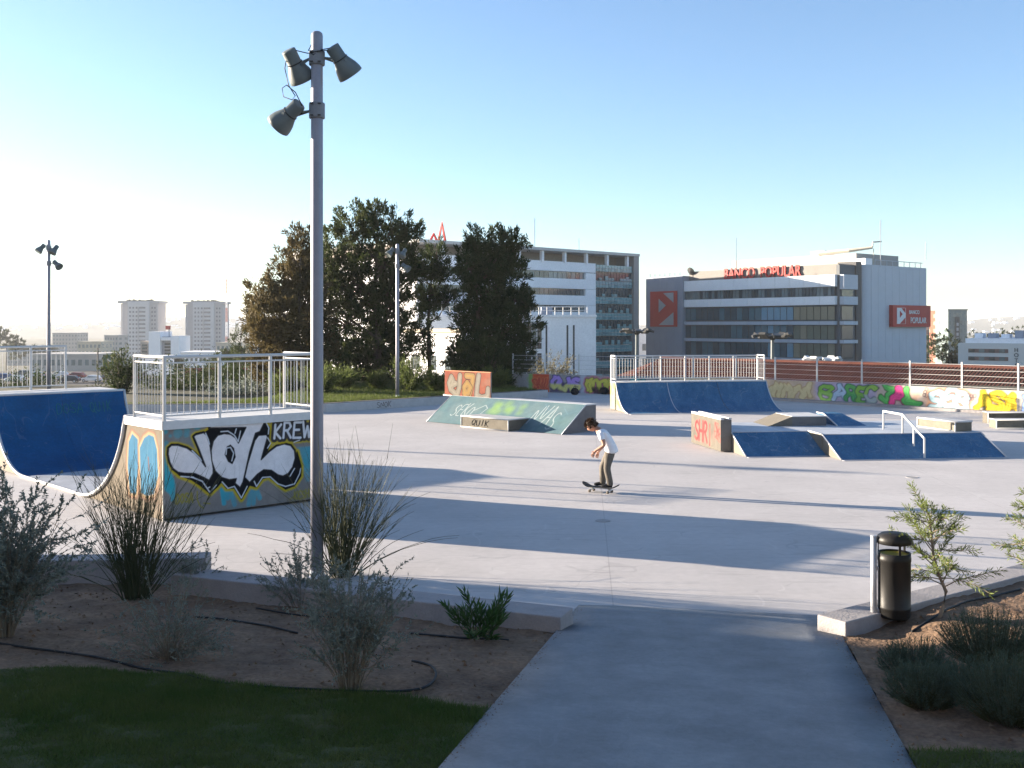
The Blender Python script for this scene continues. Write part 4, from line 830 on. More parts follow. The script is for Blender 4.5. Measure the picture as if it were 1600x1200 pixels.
for s, sg in (('l', 1), ('r', -1)):
    jv('s' + s, j['s' + s], .055, 'nec0'); jv('e' + s, j['e' + s], .04, 's' + s); jv('f' + s, tuple(Vector(j['e' + s]).lerp(Vector(j['w' + s]), .35)), .039, 'e' + s); jv('w' + s, j['w' + s], .026, 'f' + s)
    w_ = Vector(j['w' + s]); hd = (w_ - Vector(j['e' + s])).normalized() + Vector((0, 0, -.9)); hd.normalize(); pm = w_ + hd * .055; jv('p' + s, tuple(pm), (.034, .022), 'w' + s)
    ac = hd.cross(Vector((0, 1, 0))).normalized()
    for q in range(4):
        k0 = pm + ac * (q - 1.5) * .019 + hd * .03; k1 = k0 + hd * (.034, .04, .038, .03)[q]; k2 = k1 + hd * .022 + Vector((-.012, -sg * .012, -.004))
        jv(f'g{s}{q}', tuple(k0), .0095, 'p' + s); jv(f'h{s}{q}', tuple(k1), .0085, f'g{s}{q}'); jv(f'i{s}{q}', tuple(k2), .007, f'h{s}{q}')
    tb = w_ + hd * .03 + ac * .034; jv('t' + s, tuple(tb), .011, 'p' + s); jv('u' + s, tuple(tb + hd * .035 + ac * .016), .009, 't' + s)
    jv('q' + s, j['h' + s], .07, 'pel'); jv('k' + s, j['k' + s], .058, 'q' + s); jv('a' + s, j['a' + s], .04, 'k' + s); jv('b' + s, tuple(Vector(j['a' + s]) + Vector((.03, 0, -.045))), .035, 'a' + s); jv('o' + s, tuple(Vector(j['a' + s]) + Vector((.15, 0, -.06))), .03, 'b' + s)
body = skin('body', V, E, Rd, M_SKIN, sk_, 2)
# head: a shaped ovoid with nose, brow, jaw, ears, joined to the body mesh
hc = Vector((.178, 0, 1.312)); HM = Matrix.Translation(hc) @ Matrix.Rotation(R(38), 4, 'Y')
bm = bmesh.new(); bmesh.ops.create_uvsphere(bm, u_segments=24, v_segments=18, radius=1)
for v in bm.verts:
    x, y, z = v.co; nx_ = x * .098; ny = y * .075; nz = z * .115
    if z < 0: ny *= 1 + z * .35; nx_ = nx_ * (1 + z * .12) + (-z) * .012
    if x > .75 and -.35 < z < .15 and abs(y) < .35: nx_ += .022 * (1 - abs(y) / .35) * (1 - abs(z + .15) / .35)
    if x > .7 and .1 < z < .3 and .15 < abs(y) < .55: nx_ -= .008
    if x > .7 and -.62 < z < -.45 and abs(y) < .3: nx_ += .006
    v.co = (nx_, ny, nz)
for sg in (-1, 1): 
    r_ = bmesh.ops.create_icosphere(bm, subdivisions=2, radius=.024)
    for v in r_['verts']: v.co = Vector((v.co.x * .8 - .008, v.co.y * .4 + sg * .076, v.co.z * 1.25 - .01))
for v in bm.verts: v.co = HM @ v.co
bm2 = bmesh.new(); bm2.from_mesh(body.data); tmp = bpy.data.meshes.new('tmp'); bm.to_mesh(tmp); bm2.from_mesh(tmp); bm2.to_mesh(body.data); bm2.free(); bm.free(); bpy.data.meshes.remove(tmp)
body.data.polygons.foreach_set('use_smooth', [True] * len(body.data.polygons))
ey = MB()
for sg in (-1, 1): ey.lathe([(.002, -.008), (.009, -.004), (.011, 0), (.009, .005), (.002, .008)], 8, HM @ Matrix.Translation((.083, sg * .032, .018)) @ Matrix.Rotation(R(90), 4, 'Y'))
ey.build('eyes', mat('eye', (.06, .04, .03), .3), sk_)
# hair: cap of tufts
bm = bmesh.new(); bmesh.ops.create_uvsphere(bm, u_segments=36, v_segments=24, radius=1)
for v in bm.verts:
    x, y, z = v.co; k = 1 + .035 * math.sin(17 * math.atan2(y, x) + 5 * z) + .02 * math.sin(29 * z + 9 * y)
    v.co = Vector((x * .106 * k - .006, y * .082 * k, z * .119 * k + .004))
dl = [v for v in bm.verts if (v.co.z < .035 and v.co.x > .045) or (v.co.z < -.04 and v.co.x > -.03) or v.co.z < -.075]
bmesh.ops.delete(bm, geom=dl, context='VERTS')
for v in bm.verts: v.co = HM @ v.co
me = bpy.data.meshes.new('hair'); bm.to_mesh(me); bm.free(); me.materials.append(M_HAIR); me.polygons.foreach_set('use_smooth', [True] * len(me.polygons)); hr = link('hair', me, sk_); so = hr.modifiers.new('t', 'SOLIDIFY'); so.thickness = .012
P = []; D = []
for _ in range(500):
    a = random.uniform(0, 6.28); zc = random.uniform(-.3, 1); r_ = math.sqrt(max(0, 1 - zc * zc)); p = Vector((math.cos(a) * r_ * .108 - .006, math.sin(a) * r_ * .084, zc * .118 + .008))
    if p.z < .03 and p.x > .03: continue
    P.append(HM @ p); D.append(HM.to_3x3() @ (Vector((p.x * .6 + .05, p.y, p.z - .03)).normalized() + Vector((random.gauss(0, .3), random.gauss(0, .3), random.gauss(0, .3)))))
leaves('hair_tufts', np.array(P), np.array(D), .055, .014, M_HAIR, hr)
# shirt with short sleeves, loose trousers, shoes
V = []; E = []; Rd = []; ix = {}
jv('hem', (-.225, 0, .765), (.158, .142)); jv('pel', (-.22, 0, .83), (.158, .142), 'hem'); jv('wai', (-.185, 0, .94), (.152, .125), 'pel'); jv('che', (-.085, 0, 1.12), (.155, .125), 'wai'); jv('nec0', (.005, 0, 1.205), (.11, .09), 'che'); jv('nec', (.05, 0, 1.242), .062, 'nec0')
for s, sg in (('l', 1), ('r', -1)):
    jv('s' + s, j['s' + s], .075, 'nec0'); a = Vector(j['s' + s]); jv('m' + s, tuple(a.lerp(Vector(j['e' + s]), .35)), .066, 's' + s); jv('n' + s, tuple(a.lerp(Vector(j['e' + s]), .60)), .060, 'm' + s)
skin('t_shirt', V, E, Rd, M_SHIRT, sk_, 3)
V = []; E = []; Rd = []; ix = {}
jv('pel', (-.205, 0, .845), (.142, .125)); jv('top', (-.19, 0, .93), (.138, .115), 'pel')
for s in 'lr': jv('q' + s, j['h' + s], .118, 'pel'); jv('v' + s, tuple(Vector(j['h' + s]).lerp(Vector(j['k' + s]), .5)), .088, 'q' + s); jv('k' + s, j['k' + s], .074, 'v' + s); jv('c' + s, tuple(Vector(j['k' + s]).lerp(Vector(j['a' + s]), .5)), .070, 'k' + s); jv('a' + s, tuple(Vector(j['a' + s]) + Vector((0, 0, -.01))), .066, 'c' + s); jv('z' + s, tuple(Vector(j['a' + s]) + Vector((.012, 0, -.055))), .064, 'a' + s)
skin('trousers', V, E, Rd, M_TROU, sk_, 3)
for s in 'lr':
    a = Vector(j['a' + s]); fz = .150
    skin('shoe', [(a.x - .055, a.y, fz + .01), (a.x + .03, a.y, fz + .012), (a.x + .12, a.y, fz), (a.x + .185, a.y, fz - .004)], [(0, 1), (1, 2), (2, 3)], [.042, .046, .04, .028], M_SHOE, sk_, 2)

# ================================================================== PLANTS
def twigs(n, base, spread, hgt, bend, seg=5, seed=0, upright=1.):
    r = np.random.default_rng(seed); out = []
    for _ in range(n):
        a = r.uniform(0, 6.28); tl = abs(r.normal(0, spread)); h = hgt * r.uniform(.55, 1.05); d0 = np.array([math.cos(a) * tl, math.sin(a) * tl, upright]); p = np.array(base) + np.array([math.cos(a), math.sin(a), 0]) * r.uniform(0, .15)
        pts = [p.copy()]; d = d0 / np.linalg.norm(d0)
        for k in range(seg):
            d = d + np.array([math.cos(a) * bend, math.sin(a) * bend, -bend * .6]) * r.uniform(.2, 1.2) / seg + r.normal(0, .07, 3); d /= np.linalg.norm(d); p = p + d * h / seg; pts.append(p.copy())
        out.append(np.array(pts))
    return out
def twig_mesh(name, tw, r0, r1, m_, parent, n=4):
    mb = MB()
    for q in tw: mb.tube([tuple(p) for p in q], [r0 + (r1 - r0) * k / (len(q) - 1) for k in range(len(q))], n, False)
    return kind(mb.build(name, m_, parent), 'stuff')
def along(tw, n, t0, r):                             # random points and directions on twigs
    P = []; D = []
    for _ in range(n):
        q = tw[r.integers(len(tw))]; t = (t0 + (1 - t0) * r.random()) * (len(q) - 1); i = min(int(t), len(q) - 2); f = t - i
        P.append(q[i] * (1 - f) + q[i + 1] * f); D.append(q[i + 1] - q[i])
    return np.array(P), unit(np.array(D))
def shrub(name, label, loc, wd, hg, n_tw, n_lf, ll, lw_, lm, sm, seed, spread=.6, bend=.5, side=2.2, t0=.15, sub=3, group=None, up=1., tr=.004):
    r = np.random.default_rng(seed); t_ = thing(name, label, 'bush', loc, 0, group)
    tw = twigs(n_tw, (0, 0, -.02), spread, hg, bend, 5, seed, up); sc = wd / max(np.abs(np.concatenate(tw)[:, :2]).max(), .01) ; sc = min(1.6, max(.5, sc)); tw = [q * np.array([sc, sc, 1]) for q in tw]
    br = []
    P, D = along(tw, n_tw * sub, .3, r)
    for p, d in zip(P, D):
        d = unit(d + r.normal(0, .55, 3)); l = hg * r.uniform(.12, .3); br.append(np.array([p, p + d * l * .5 + r.normal(0, .01, 3), p + d * l + r.normal(0, .02, 3)]))
    twig_mesh('stems', tw, tr, tr * .4, sm, t_); twig_mesh('side_twigs', br, tr * .5, tr * .2, sm, t_, 3)
    P, D = along(br + br + tw, n_lf, t0, r); D = D + r.normal(0, .6, P.shape); leaves('foliage', P, D, ll * r.uniform(.6, 1.2, len(P)), lw_ * r.uniform(.7, 1.2, len(P)), lm, t_)
    return t_
def soil_at(u, v, side): p = gpx(u, v); p.z = soil_z(p.x, p.y, side); return p
def broom(label, loc, wd, hg, n, seed, arch):
    t_ = thing('broom_bush', label, 'bush', loc, 0, 'dark broom bushes'); r = np.random.default_rng(seed)
    tw = twigs(n, (0, 0, -.02), .30, hg, .08, 6, seed); big = twigs(arch, (0, 0, -.02), .62, hg * 1.0, .9, 8, seed + 1)
    br = []
    P, D = along(tw, n * 7, .12, r)
    for p, d in zip(P, D): d = unit(d + r.normal(0, .2, 3)); l = hg * r.uniform(.14, .36); br.append(np.array([p, p + d * l * .5, p + d * l + r.normal(0, .015, 3)]))
    twig_mesh('stems', tw + big, .0062, .0018, M_BROOM, t_, 4); twig_mesh('side_twigs', br, .0034, .0011, M_BROOM, t_, 3); return t_
b1_ = soil_at(212, 935, -1); broom('dark upright broom bush in front of the half pipe', b1_, .6, 1.50, 120, 31, 16)
b2_ = soil_at(535, 900, -1); broom('dark twiggy broom bush right beside the lamp post', b2_, .7, 1.62, 105, 32, 44)
SG = 'silver leaved bushes in the left bed'
shrub('silver_bush', 'large silver grey bush cut by the left edge of the picture', soil_at(8, 990, -1), .78, 1.5, 130, 22000, .042, .016, M_SILV, M_TWIG, 41, .42, .55, group=SG)
shrub('silver_bush', 'low sparse silver bush sprawling in front of the left broom bush', soil_at(265, 1022, -1), .62, .80, 90, 4200, .034, .010, M_SILV, M_TWIG, 42, .8, .7, group=SG, up=.8)
shrub('silver_bush', 'tall silver grey bush in front of the lamp post beside the hose loop', soil_at(545, 1068, -1), .62, 1.12, 95, 8500, .036, .012, M_SILV, M_TWIG, 43, .42, .5, group=SG)
shrub('silver_bush', 'silver bush behind the lamp post foot near the kerb', soil_at(470, 945, -1), .5, .78, 46, 3600, .036, .012, M_SILV, M_TWIG, 44, .5, .6, group=SG)
shrub('silver_bush', 'small silver bush by the stepped kerb right of the left broom bush', soil_at(300, 925, -1), .3, .70, 24, 2200, .03, .012, M_SILV, M_TWIG, 45, .35, .4, group=SG)
# oleander
ol = thing('oleander_bush', 'small dark green oleander with upright leaf tufts by the end of the kerb', 'bush', soil_at(748, 994, -1))
tw = twigs(17, (0, 0, -.02), .62, .46, .25, 4, 51); twig_mesh('stems', tw, .007, .004, M_BROOM, ol, 5); P = []; D = []
for q in tw:
    for k in range(26):
        t = .35 + .65 * (k / 25); i = min(int(t * 4), 3); p = q[i] + (q[i + 1] - q[i]) * (t * 4 - i); a = k * 2.4; d = unit(q[i + 1] - q[i]); sd = np.array([math.cos(a), math.sin(a), .1]); P.append(p); D.append(d * (.6 + t * .6) + sd * .7)
leaves('foliage', np.array(P), np.array(D), .12, .022, M_OLEA, ol)
# lavender / rosemary mounds, right foreground
def mound(label, u, v, rx, h, n, seed, mt=M_LAV):
    r = np.random.default_rng(seed); c = soil_at(u, v, 1); t_ = thing('lavender_bush', label, 'bush', c, 0, 'dark lavender bushes in the right bed'); tw = []
    for _ in range(n):
        a = r.uniform(0, 6.28); q = math.sqrt(r.random()); e = np.array([math.cos(a) * q * rx, math.sin(a) * q * rx, h * math.sqrt(max(0, 1 - q * q * .85)) * r.uniform(.7, 1.08)]); b0_ = np.array([e[0] * .35, e[1] * .35, -.01]); m_ = (b0_ + e) / 2 + np.array([e[0] * .12, e[1] * .12, .02]); tw.append(np.array([b0_, m_, e]))
    twig_mesh('stems', tw, .003, .0012, M_BROOM, t_, 3); P, D = along(tw, n * 26, .35, r); leaves('foliage', P, D * 1.2 + r.normal(0, .5, P.shape), .032 * r.uniform(.6, 1.3, len(P)), .0045, mt, t_)
for a in (('low lavender mound nearest the path at the lawn edge', 1445, 1105, .33, .34, 330, 61), ('lavender mound behind the nearest mound, closest to the litter bin', 1432, 1062, .34, .36, 300, 62), ('tall lavender bush at the right edge behind the other mounds', 1545, 1050, .46, .5, 460, 63), ('wide dark lavender bush at the right edge nearest the lawn', 1580, 1128, .44, .50, 460, 64), ('brownish lavender bush between the four mounds of the right bed', 1510, 1092, .28, .32, 240, 65)): mound(*a)
# feathery young tree by the bin
def feather(label, base, pts, r0, boughs, seed, ln=.34):
    r = np.random.default_rng(seed); t_ = thing('young_tree', label, 'tree', base); MB().tube(pts, [r0 * (1 - .55 * k / (len(pts) - 1)) for k in range(len(pts))], 8).build('trunk', M_BARKL, t_, True)
    br = []; P = []; D = []
    for k in range(boughs):
        t = .38 + .62 * k / (boughs - 1); i = min(int(t * (len(pts) - 1)), len(pts) - 2); f = t * (len(pts) - 1) - i; p = np.array(pts[i]) * (1 - f) + np.array(pts[i + 1]) * f
        a = k * 2.4 + r.uniform(-.4, .4); el = r.uniform(.05, .75) + t * .35; d = np.array([math.cos(a) * math.cos(el), math.sin(a) * math.cos(el), math.sin(el)]); l = ln * r.uniform(.75, 1.5) * (1.25 - .55 * t); q = [p]
        for s in range(4): d = unit(d + np.array([0, 0, -.10]) + r.normal(0, .10, 3)); q.append(q[-1] + d * l / 3.2)
        q = np.array(q); br.append(q)
        for s in range(30):
            tt = .25 + .75 * s / 29; ii = min(int(tt * 4), 3); pp = q[ii] + (q[ii + 1] - q[ii]) * (tt * 4 - ii); dd = unit(q[ii + 1] - q[ii]); sd = unit(np.cross(dd, r.normal(0, 1, 3)))
            e = pp + (dd * .8 + sd * .75) * .05
            for w_ in range(4): P.append(pp + (e - pp) * w_ / 3.5); D.append(dd * .9 + sd * .7 + r.normal(0, .35, 3))
    twig_mesh('branches', br, r0 * .32, r0 * .1, M_BARKL, t_, 5); leaves('foliage', np.array(P), np.array(D), .05, .0085, M_PINE, t_)
yb = soil_at(1466, 992, 1)
feather('young feathery green tree with a bent trunk beside the litter bin', yb, [(0, 0, -.03), (.06, .02, .12), (.09, .02, .28), (.02, .03, .45), (-.04, .02, .65), (-.07, 0, .85), (-.09, 0, 1.08)], .022, 34, 71)
y2b = Vector((5.62, 10.9, soil_z(5.62, 10.9, 1)))
feather('feathery green tree cut by the right edge of the picture', y2b, [(0, 0, -.03), (.03, 0, .3), (.0, 0, .6), (.02, 0, .9), (0, 0, 1.15)], .024, 26, 72)

# ---- the dark tree group on the bank
def tree(label, Y, trunk_u, lobes, leafm, n_cl, n_lf, seed, group='dark evergreen trees on the bank', trunk_r=.2, ll=.26, nm='evergreen_tree', base_z=None):
    r = np.random.default_rng(seed); bx_ = (trunk_u - CX) * Y / F; bz = bank_z(bx_, Y) - .1 if base_z is None else base_z; t_ = thing(nm, label, 'tree', (bx_, Y, bz), 0, group)
    k = Y / F; lb_ = [np.array([(u - CX) * k - bx_, r.normal(0, .5) * rp * k, CH - (v - HZ) * k - bz, rp * k]) for u, v, rp in lobes]
    top = max(l[2] for l in lb_); limbs = []; mb = MB(); tk = [(0, 0, -.2), (r.normal(0, .1), r.normal(0, .1), top * .25), (r.normal(0, .15), r.normal(0, .15), top * .5), (r.normal(0, .2), r.normal(0, .2), top * .9)]
    mb.tube(tk, [trunk_r, trunk_r * .8, trunk_r * .55, trunk_r * .15], 10); mb.build('trunk', M_BARK, t_, True); mb = MB(); PP = []; DD = []
    cl = []; wts = np.array([l[3] ** 2 for l in lb_]); wts /= wts.sum()
    for _ in range(n_cl):
        l = lb_[r.choice(len(lb_), p=wts)]; d = unit(r.normal(0, 1, 3)); q = l[:3] + d * l[3] * np.array([1, 1, 1]) * r.uniform(.3, 1.18) ** .7; cl.append((q, l, d))
    for l in lb_:                                   # one limb to each lobe
        zt_ = max(.6, min(top * .85, l[2] - abs(l[0]) * .7 - .5)); f = zt_ / (top * .9); p0 = np.array([0, 0, zt_]); mid = (p0 + l[:3]) / 2 + np.array([0, 0, -.25]); limbs.append(np.array([p0, mid, l[:3]])); mb.tube([tuple(p0), tuple(mid), tuple(l[:3])], [trunk_r * .38, trunk_r * .25, trunk_r * .08], 6, False)
    for q, l, d in cl[::3]: mb.tube([tuple(l[:3] - d * l[3] * .2), tuple((l[:3] + q) / 2 + r.normal(0, .1, 3)), tuple(q)], [.035, .022, .008], 4, False)
    mb.build('limbs', M_BARK, t_)
    for q, l, d in cl:                              # sprays of fine needles pointing up and out
        ax = unit(d * .8 + np.array([0, 0, .75]) + r.normal(0, .35, 3)); s = r.uniform(.28, .55); n = int(n_lf * r.uniform(.6, 1.3)); c0 = q - ax * s * .4
        tt = r.random(n)[:, None]; rad = r.normal(0, .16, (n, 3)) * (1.15 - tt) ; PP.append(c0 + ax * tt * s * 1.5 + rad); DD.append(ax + r.normal(0, .45, (n, 3)))
    P = np.concatenate(PP); D = np.concatenate(DD); leaves('crown', P, D, ll * r.uniform(.5, 1.2, len(P)), ll * .24, leafm, t_); return t_
tree('tallest dark evergreen tree in the middle of the group', 55, 590, [(578,342,22),(548,362,34),(612,360,30),(642,372,16),(520,405,42),(600,410,48),(560,450,60),(640,420,28),(505,455,40),(612,480,46),(540,510,62),(585,550,56),(622,540,30),(510,560,50),(560,590,50),(606,592,34)], M_LF[0], 1050, 70, 81, trunk_r=.26)
tree('brownish evergreen tree with loose hanging boughs at the left end of the group', 52, 470, [(470,378,16),(462,410,28),(452,450,36),(428,470,24),(408,450,13),(404,486,18),(440,505,40),(415,530,24),(465,545,48),(395,505,12),(430,570,30),(485,590,36),(470,480,38)], M_LF[1], 620, 70, 82, trunk_r=.16)
tree('slender dark evergreen between the tallest tree and the right hand one', 57, 672, [(684,402,15),(664,425,18),(690,436,18),(668,470,20),(660,520,18),(668,560,15),(700,470,12)], M_LF[2], 150, 58, 83, trunk_r=.15)
tree('broad dark evergreen at the right end of the group with upright shoots', 54, 748, [(748,382,17),(790,385,22),(812,380,9),(766,405,32),(735,420,24),(795,425,26),(760,460,42),(805,470,20),(826,478,9),(742,510,34),(790,520,42),(820,535,16),(730,560,26),(765,575,48),(800,580,30),(740,600,32)], M_LF[2], 880, 72, 84, trunk_r=.22)
tree('small pointed conifer at the left end of the tree group', 95, 377, [(377,512,4),(377,522,9),(375,535,13),(378,550,17),(376,566,20)], M_LF[0], 90, 40, 85, trunk_r=.14, base_z=-3.5, nm='conifer')
# shrubs under them
for i_, (u, v, w_, h_, lab) in enumerate(((503,612,1.5,1.35,'green shrub under the trees behind the main lamp post'), (640,608,1.3,1.6,'yellow green feathery shrub behind the middle lamp post'), (682,606,.9,.95,'low yellow green shrub left of the painted board'), (445,615,1.2,1.2,'dull green shrub behind the half pipe railing'), (300,612,1.4,1.1,'grey green shrub seen through the half pipe railing'), (535,610,1.4,1.0,'dull green shrub at the foot of the tallest evergreen'), (590,608,1.2,.8,'low dull green shrub left of the middle lamp post'), (715,606,1.1,1.0,'green shrub behind the painted board'), (770,604,1.4,1.1,'dark green shrub at the foot of the right hand evergreen'))):
    p = pd(u, v, 45.5 + i_ * .5); p.z = bank_z(p.x, p.y); r = np.random.default_rng(90 + i_); t_ = thing('shrub', lab, 'bush', p, 0, 'shrubs on the grass bank'); tw = twigs(60, (0, 0, 0), .5, h_, .3, 4, 90 + i_); tw = [q * np.array([w_ * .9, w_ * .9, 1]) for q in tw]
    twig_mesh('stems', tw, .012, .004, M_BROOM, t_, 3); P, D = along(tw, 3200, .1, r); leaves('foliage', P + r.normal(0, .06, P.shape), D + r.normal(0, .35, P.shape), .17, .028, M_LF[3], t_)
p = pd(862, 588, 56); p.z = land(p.x, p.y) - .2; r = np.random.default_rng(99); t_ = thing('dry_shrub', 'pale dry bush behind the mesh fence in front of the white building', 'bush', p); tw = twigs(50, (0, 0, 0), .75, 2.2, .4, 5, 99); twig_mesh('stems', tw, .02, .006, M_TWIG, t_, 3); P, D = along(tw, 2200, .4, r); leaves('foliage', P + r.normal(0, .08, P.shape), D + r.normal(0, .6, P.shape), .14, .05, mat('dry leaf', (.22, .19, .10), .8, var=.3, trans=.3), t_)
p = pd(190, 612, 52); p.z = -.3; r = np.random.default_rng(98); t_ = thing('shrub', 'dark leafy bush behind the half pipe beside the green billboard', 'bush', p); tw = twigs(40, (0, 0, 0), .35, 2.4, .2, 5, 98); twig_mesh('stems', tw, .02, .006, M_TWIG, t_, 3); P, D = along(tw, 2600, .15, r); leaves('foliage', P + r.normal(0, .1, P.shape), D + r.normal(0, .6, P.shape), .17, .07, M_LF[0], t_)
# ================================================================== BUILDINGS
cube = MB().box((0, 0, 0), (1, 1, 1))
CUBES = {}
def bx(parent, name, a, b, m_):                      # box part sharing one unit mesh per material
    if m_.name not in CUBES: CUBES[m_.name] = cube.mesh('block', m_)
    return inst(CUBES[m_.name], name, parent, a, tuple(b[i] - a[i] for i in range(3)))
def text(s, size, m_, parent, M, ext=.05, name='lettering', sx=1.):
    cu = bpy.data.curves.new(name, 'FONT'); cu.body = s; cu.size = size; cu.extrude = ext; cu.align_x = 'CENTER'; cu.offset = size * .012; o = bpy.data.objects.new('tmp', cu); COL.objects.link(o)
    me = bpy.data.meshes.new_from_object(o.evaluated_get(bpy.context.evaluated_depsgraph_get())); bpy.data.objects.remove(o); me.name = name
    me.transform(M @ Matrix.Diagonal((sx, 1, 1, 1))); me.materials.clear(); me.materials.append(m_); return link(name, me, parent)
UP = Matrix.Rotation(R(90), 4, 'X')                  # text standing upright, facing -y
def frame_uv(C, ang):                                # photo pixel -> (along, height) on a facade through C
    return Plane(C, ang)
# --- office with the red signs. local x runs from its near corner along the right hand side, local y along the long front
BC = Vector((53, 170, 0)); BAng = math.atan2(.62, .785)
bank_b = thing('bank_building', 'grey and white office block with red bank signs and ribbon windows', 'building', BC, BAng)
# front face is the plane local x = 0 (looking along +x), running towards +y
fl = 33.0; GR = -14
M_CORE = mat('dark facade', (.10, .11, .12), .6, var=.1, scale=.4); M_BRN = mat('brown grey parapet', (.20, .185, .17), .7, var=.08, scale=.4); M_LGREY = mat('pale grey panel', (.46, .49, .54), .45, var=.05, scale=.5); M_WPAN = mat('white panel', (.82, .82, .83), .5, var=.04, scale=.5)
bx(bank_b, 'wall', (.6, 0.2, GR), (24, fl, 11.3), M_CORE)
bands = [(9.65, 11.6, M_WPAN), (6.66, 8.07, M_WPAN), (3.35, 3.95, M_LGREY), (.3, .85, M_LGREY), (-2.9, -2.3, M_LGREY), (-6.2, -5.6, M_LGREY)]
for z0, z1, m_ in bands:
    for k in range(11): bx(bank_b, 'cladding_panel', (-.12, fl * k / 11 + .03, z0), (.62, fl * (k + 1) / 11 - .03, z1), m_)
M_MULL = mat('window frame', (.06, .065, .07), .5)
rows = [(8.07, 9.65, 46, .10), (4.15, 6.45, 24, .16), (.9, 3.3, 24, .16), (-2.25, .25, 24, .16), (-5.5, -2.95, 24, .16)]
rb = random.Random(4); G_T1 = mat('teal dark glass', (.018, .062, .085), .12, var=.3, scale=.4, spec=.9); G_T2 = mat('teal pale glass', (.05, .135, .17), .12, var=.25, scale=.4, spec=.9); G_BE = mat('beige blinds glass', (.26, .23, .16), .3, var=.12, scale=.4); G_OL = mat('olive blinds glass', (.15, .16, .12), .3, var=.15, scale=.4); G_SK = mat('pale blue glass', (.15, .29, .38), .15, var=.15, scale=.4, spec=.9)
for ri, (z0, z1, n, g_) in enumerate(rows):
    bx(bank_b, 'window_band', (.42, .25, z0), (.5, fl, z1), M_MULL)
    for k in range(n):
        a = .3 + (fl - .3) * k / n; c = .3 + (fl - .3) * (k + 1) / n; f_ = k / n; m_ = rb.choice([G_T1, G_T1, G_T2]) if ri else rb.choice([M_GLASSD, M_GLASSL])
        if ri and f_ < .22: m_ = G_BE if ri == 1 else rb.choice([G_BE, G_OL, G_OL, G_T2])
        elif ri and f_ < .45: m_ = G_SK if ri == 1 else rb.choice([G_SK, G_T1, G_T2, G_T2])
        bx(bank_b, 'window_pane', (.30, a + g_ / 2, z0 + .06), (.41, c - g_ / 2, z1 - .06), m_)
# grey block with the logo at the far end of the front
bx(bank_b, 'grey_block', (-.4, fl + .02, GR), (12, fl + 9.6, 12.6), M_GREYB)
for k in range(5): bx(bank_b, 'cladding_panel', (-.46, fl + .05 + 1.91 * k, GR), (-.405, fl + 1.93 + 1.91 * k, 12.55), M_GREYB)
lg = inst(MB().box((-.62, fl + 1.3, 3.0), (-.47, fl + 8.3, 9.8)).mesh('logo_board', M_RED), 'logo_board', bank_b, (0, 0, 0))
M_SILVER = mat('silver mark', (.35, .35, .37), .5)
def mark(parent, M, s, mw):                          # the arrow-in-a-square emblem
    def P3(poly, d): 
        mm = MB(); n = len(poly); mm.v = [tuple(M @ Vector((x * s, -dd, z * s))) for dd in (0, d) for x, z in poly]; mm.f = [tuple(range(n)), tuple(range(n, 2 * n))] + [(i, (i + 1) % n, n + (i + 1) % n, n + i) for i in range(n)]; return mm
    for q in ([(-.18,.30),(.10,.10),(-.18,-.10)], [(0.0,.46),(.40,.47),(.40,.18)], [(-.18,-.47),(.40,-.47),(.40,-.10)]): P3(q, .04).build('emblem', mw, parent)
LF = Matrix.Translation((-.63, fl + 4.8, 6.4)) @ Matrix.Rotation(R(-90), 4, 'Z')   # facing -x
mark(lg, LF, 6.6, M_SILVER)
# roof line: brown parapet with the red letters, plant room, gondola
bx(bank_b, 'parapet', (1.2, 0.6, 11.3), (3, fl - .2, 13.4), M_BRN); bx(bank_b, 'parapet_return', (1.2, .2, 11.3), (10, .58, 13.4), M_BRN)
bx(bank_b, 'plant_room', (9, 2, 11.3), (22, fl - 4, 15.6), mat('plant room', (.34, .32, .29), .8, var=.06)); bx(bank_b, 'roof_unit', (10, 9, 15.6), (13, 12, 16.5), M_GREYB)
TXf = lambda y, z, x=1.1: Matrix.Translation((x, y, z)) @ Matrix.Rotation(R(-90), 4, 'Z') @ UP
pf_ = Plane(BC, BAng + R(90)); ta = pf_(1126, 430)[0]; tb_ = pf_(1246, 430)[0]
ly = (ta + tb_) / 2; span = abs(ta - tb_)
lt = text('BANCO  POPULAR', 2.75, M_RED, bank_b, TXf(ly, 11.7, .95), .12, 'roof_letters')
wd_ = max(v.co.y for v in lt.data.vertices) - min(v.co.y for v in lt.data.vertices)
for v in lt.data.vertices: v.co.y = ly + (v.co.y - ly) * span / wd_
# right hand side: dark recess, rounded light volume, red sign
bx(bank_b, 'recess_wall', (.62, -.4, GR), (6.4, .18, 13.2), M_CORE); bx(bank_b, 'stair_shaft', (5.0, -.6, GR), (6.6, 3, 13.9), mat('dark shaft', (.05, .05, .055), .5))
for z0, z1 in ((9.2, 11.6), (6.66, 8.0), (3.35, 3.95), (.3, .85)): bx(bank_b, 'recess_ledge', (.62, -1.2, z0), (4.6, -.42, z1), M_LGREY)
for z0, z1 in ((8.05, 9.15), (4.2, 6.4), (1.0, 3.2), (-2.2, .1)): bx(bank_b, 'window_pane', (1.0, -.55, z0), (4.2, -.43, z1), M_GLASSD)
vol = MB(); pts = [(8.6 + 1.9 * math.cos(t), -.7 + 1.9 - 1.9 * math.sin(t) * 1.0) for t in np.linspace(math.pi, math.pi / 2, 8)]
vol.prism(pts + [(26.6, -.7), (26.6, 16), (6.7, 16)], GR, 13.5); vol.build('stair_tower', M_LGREY, bank_b)
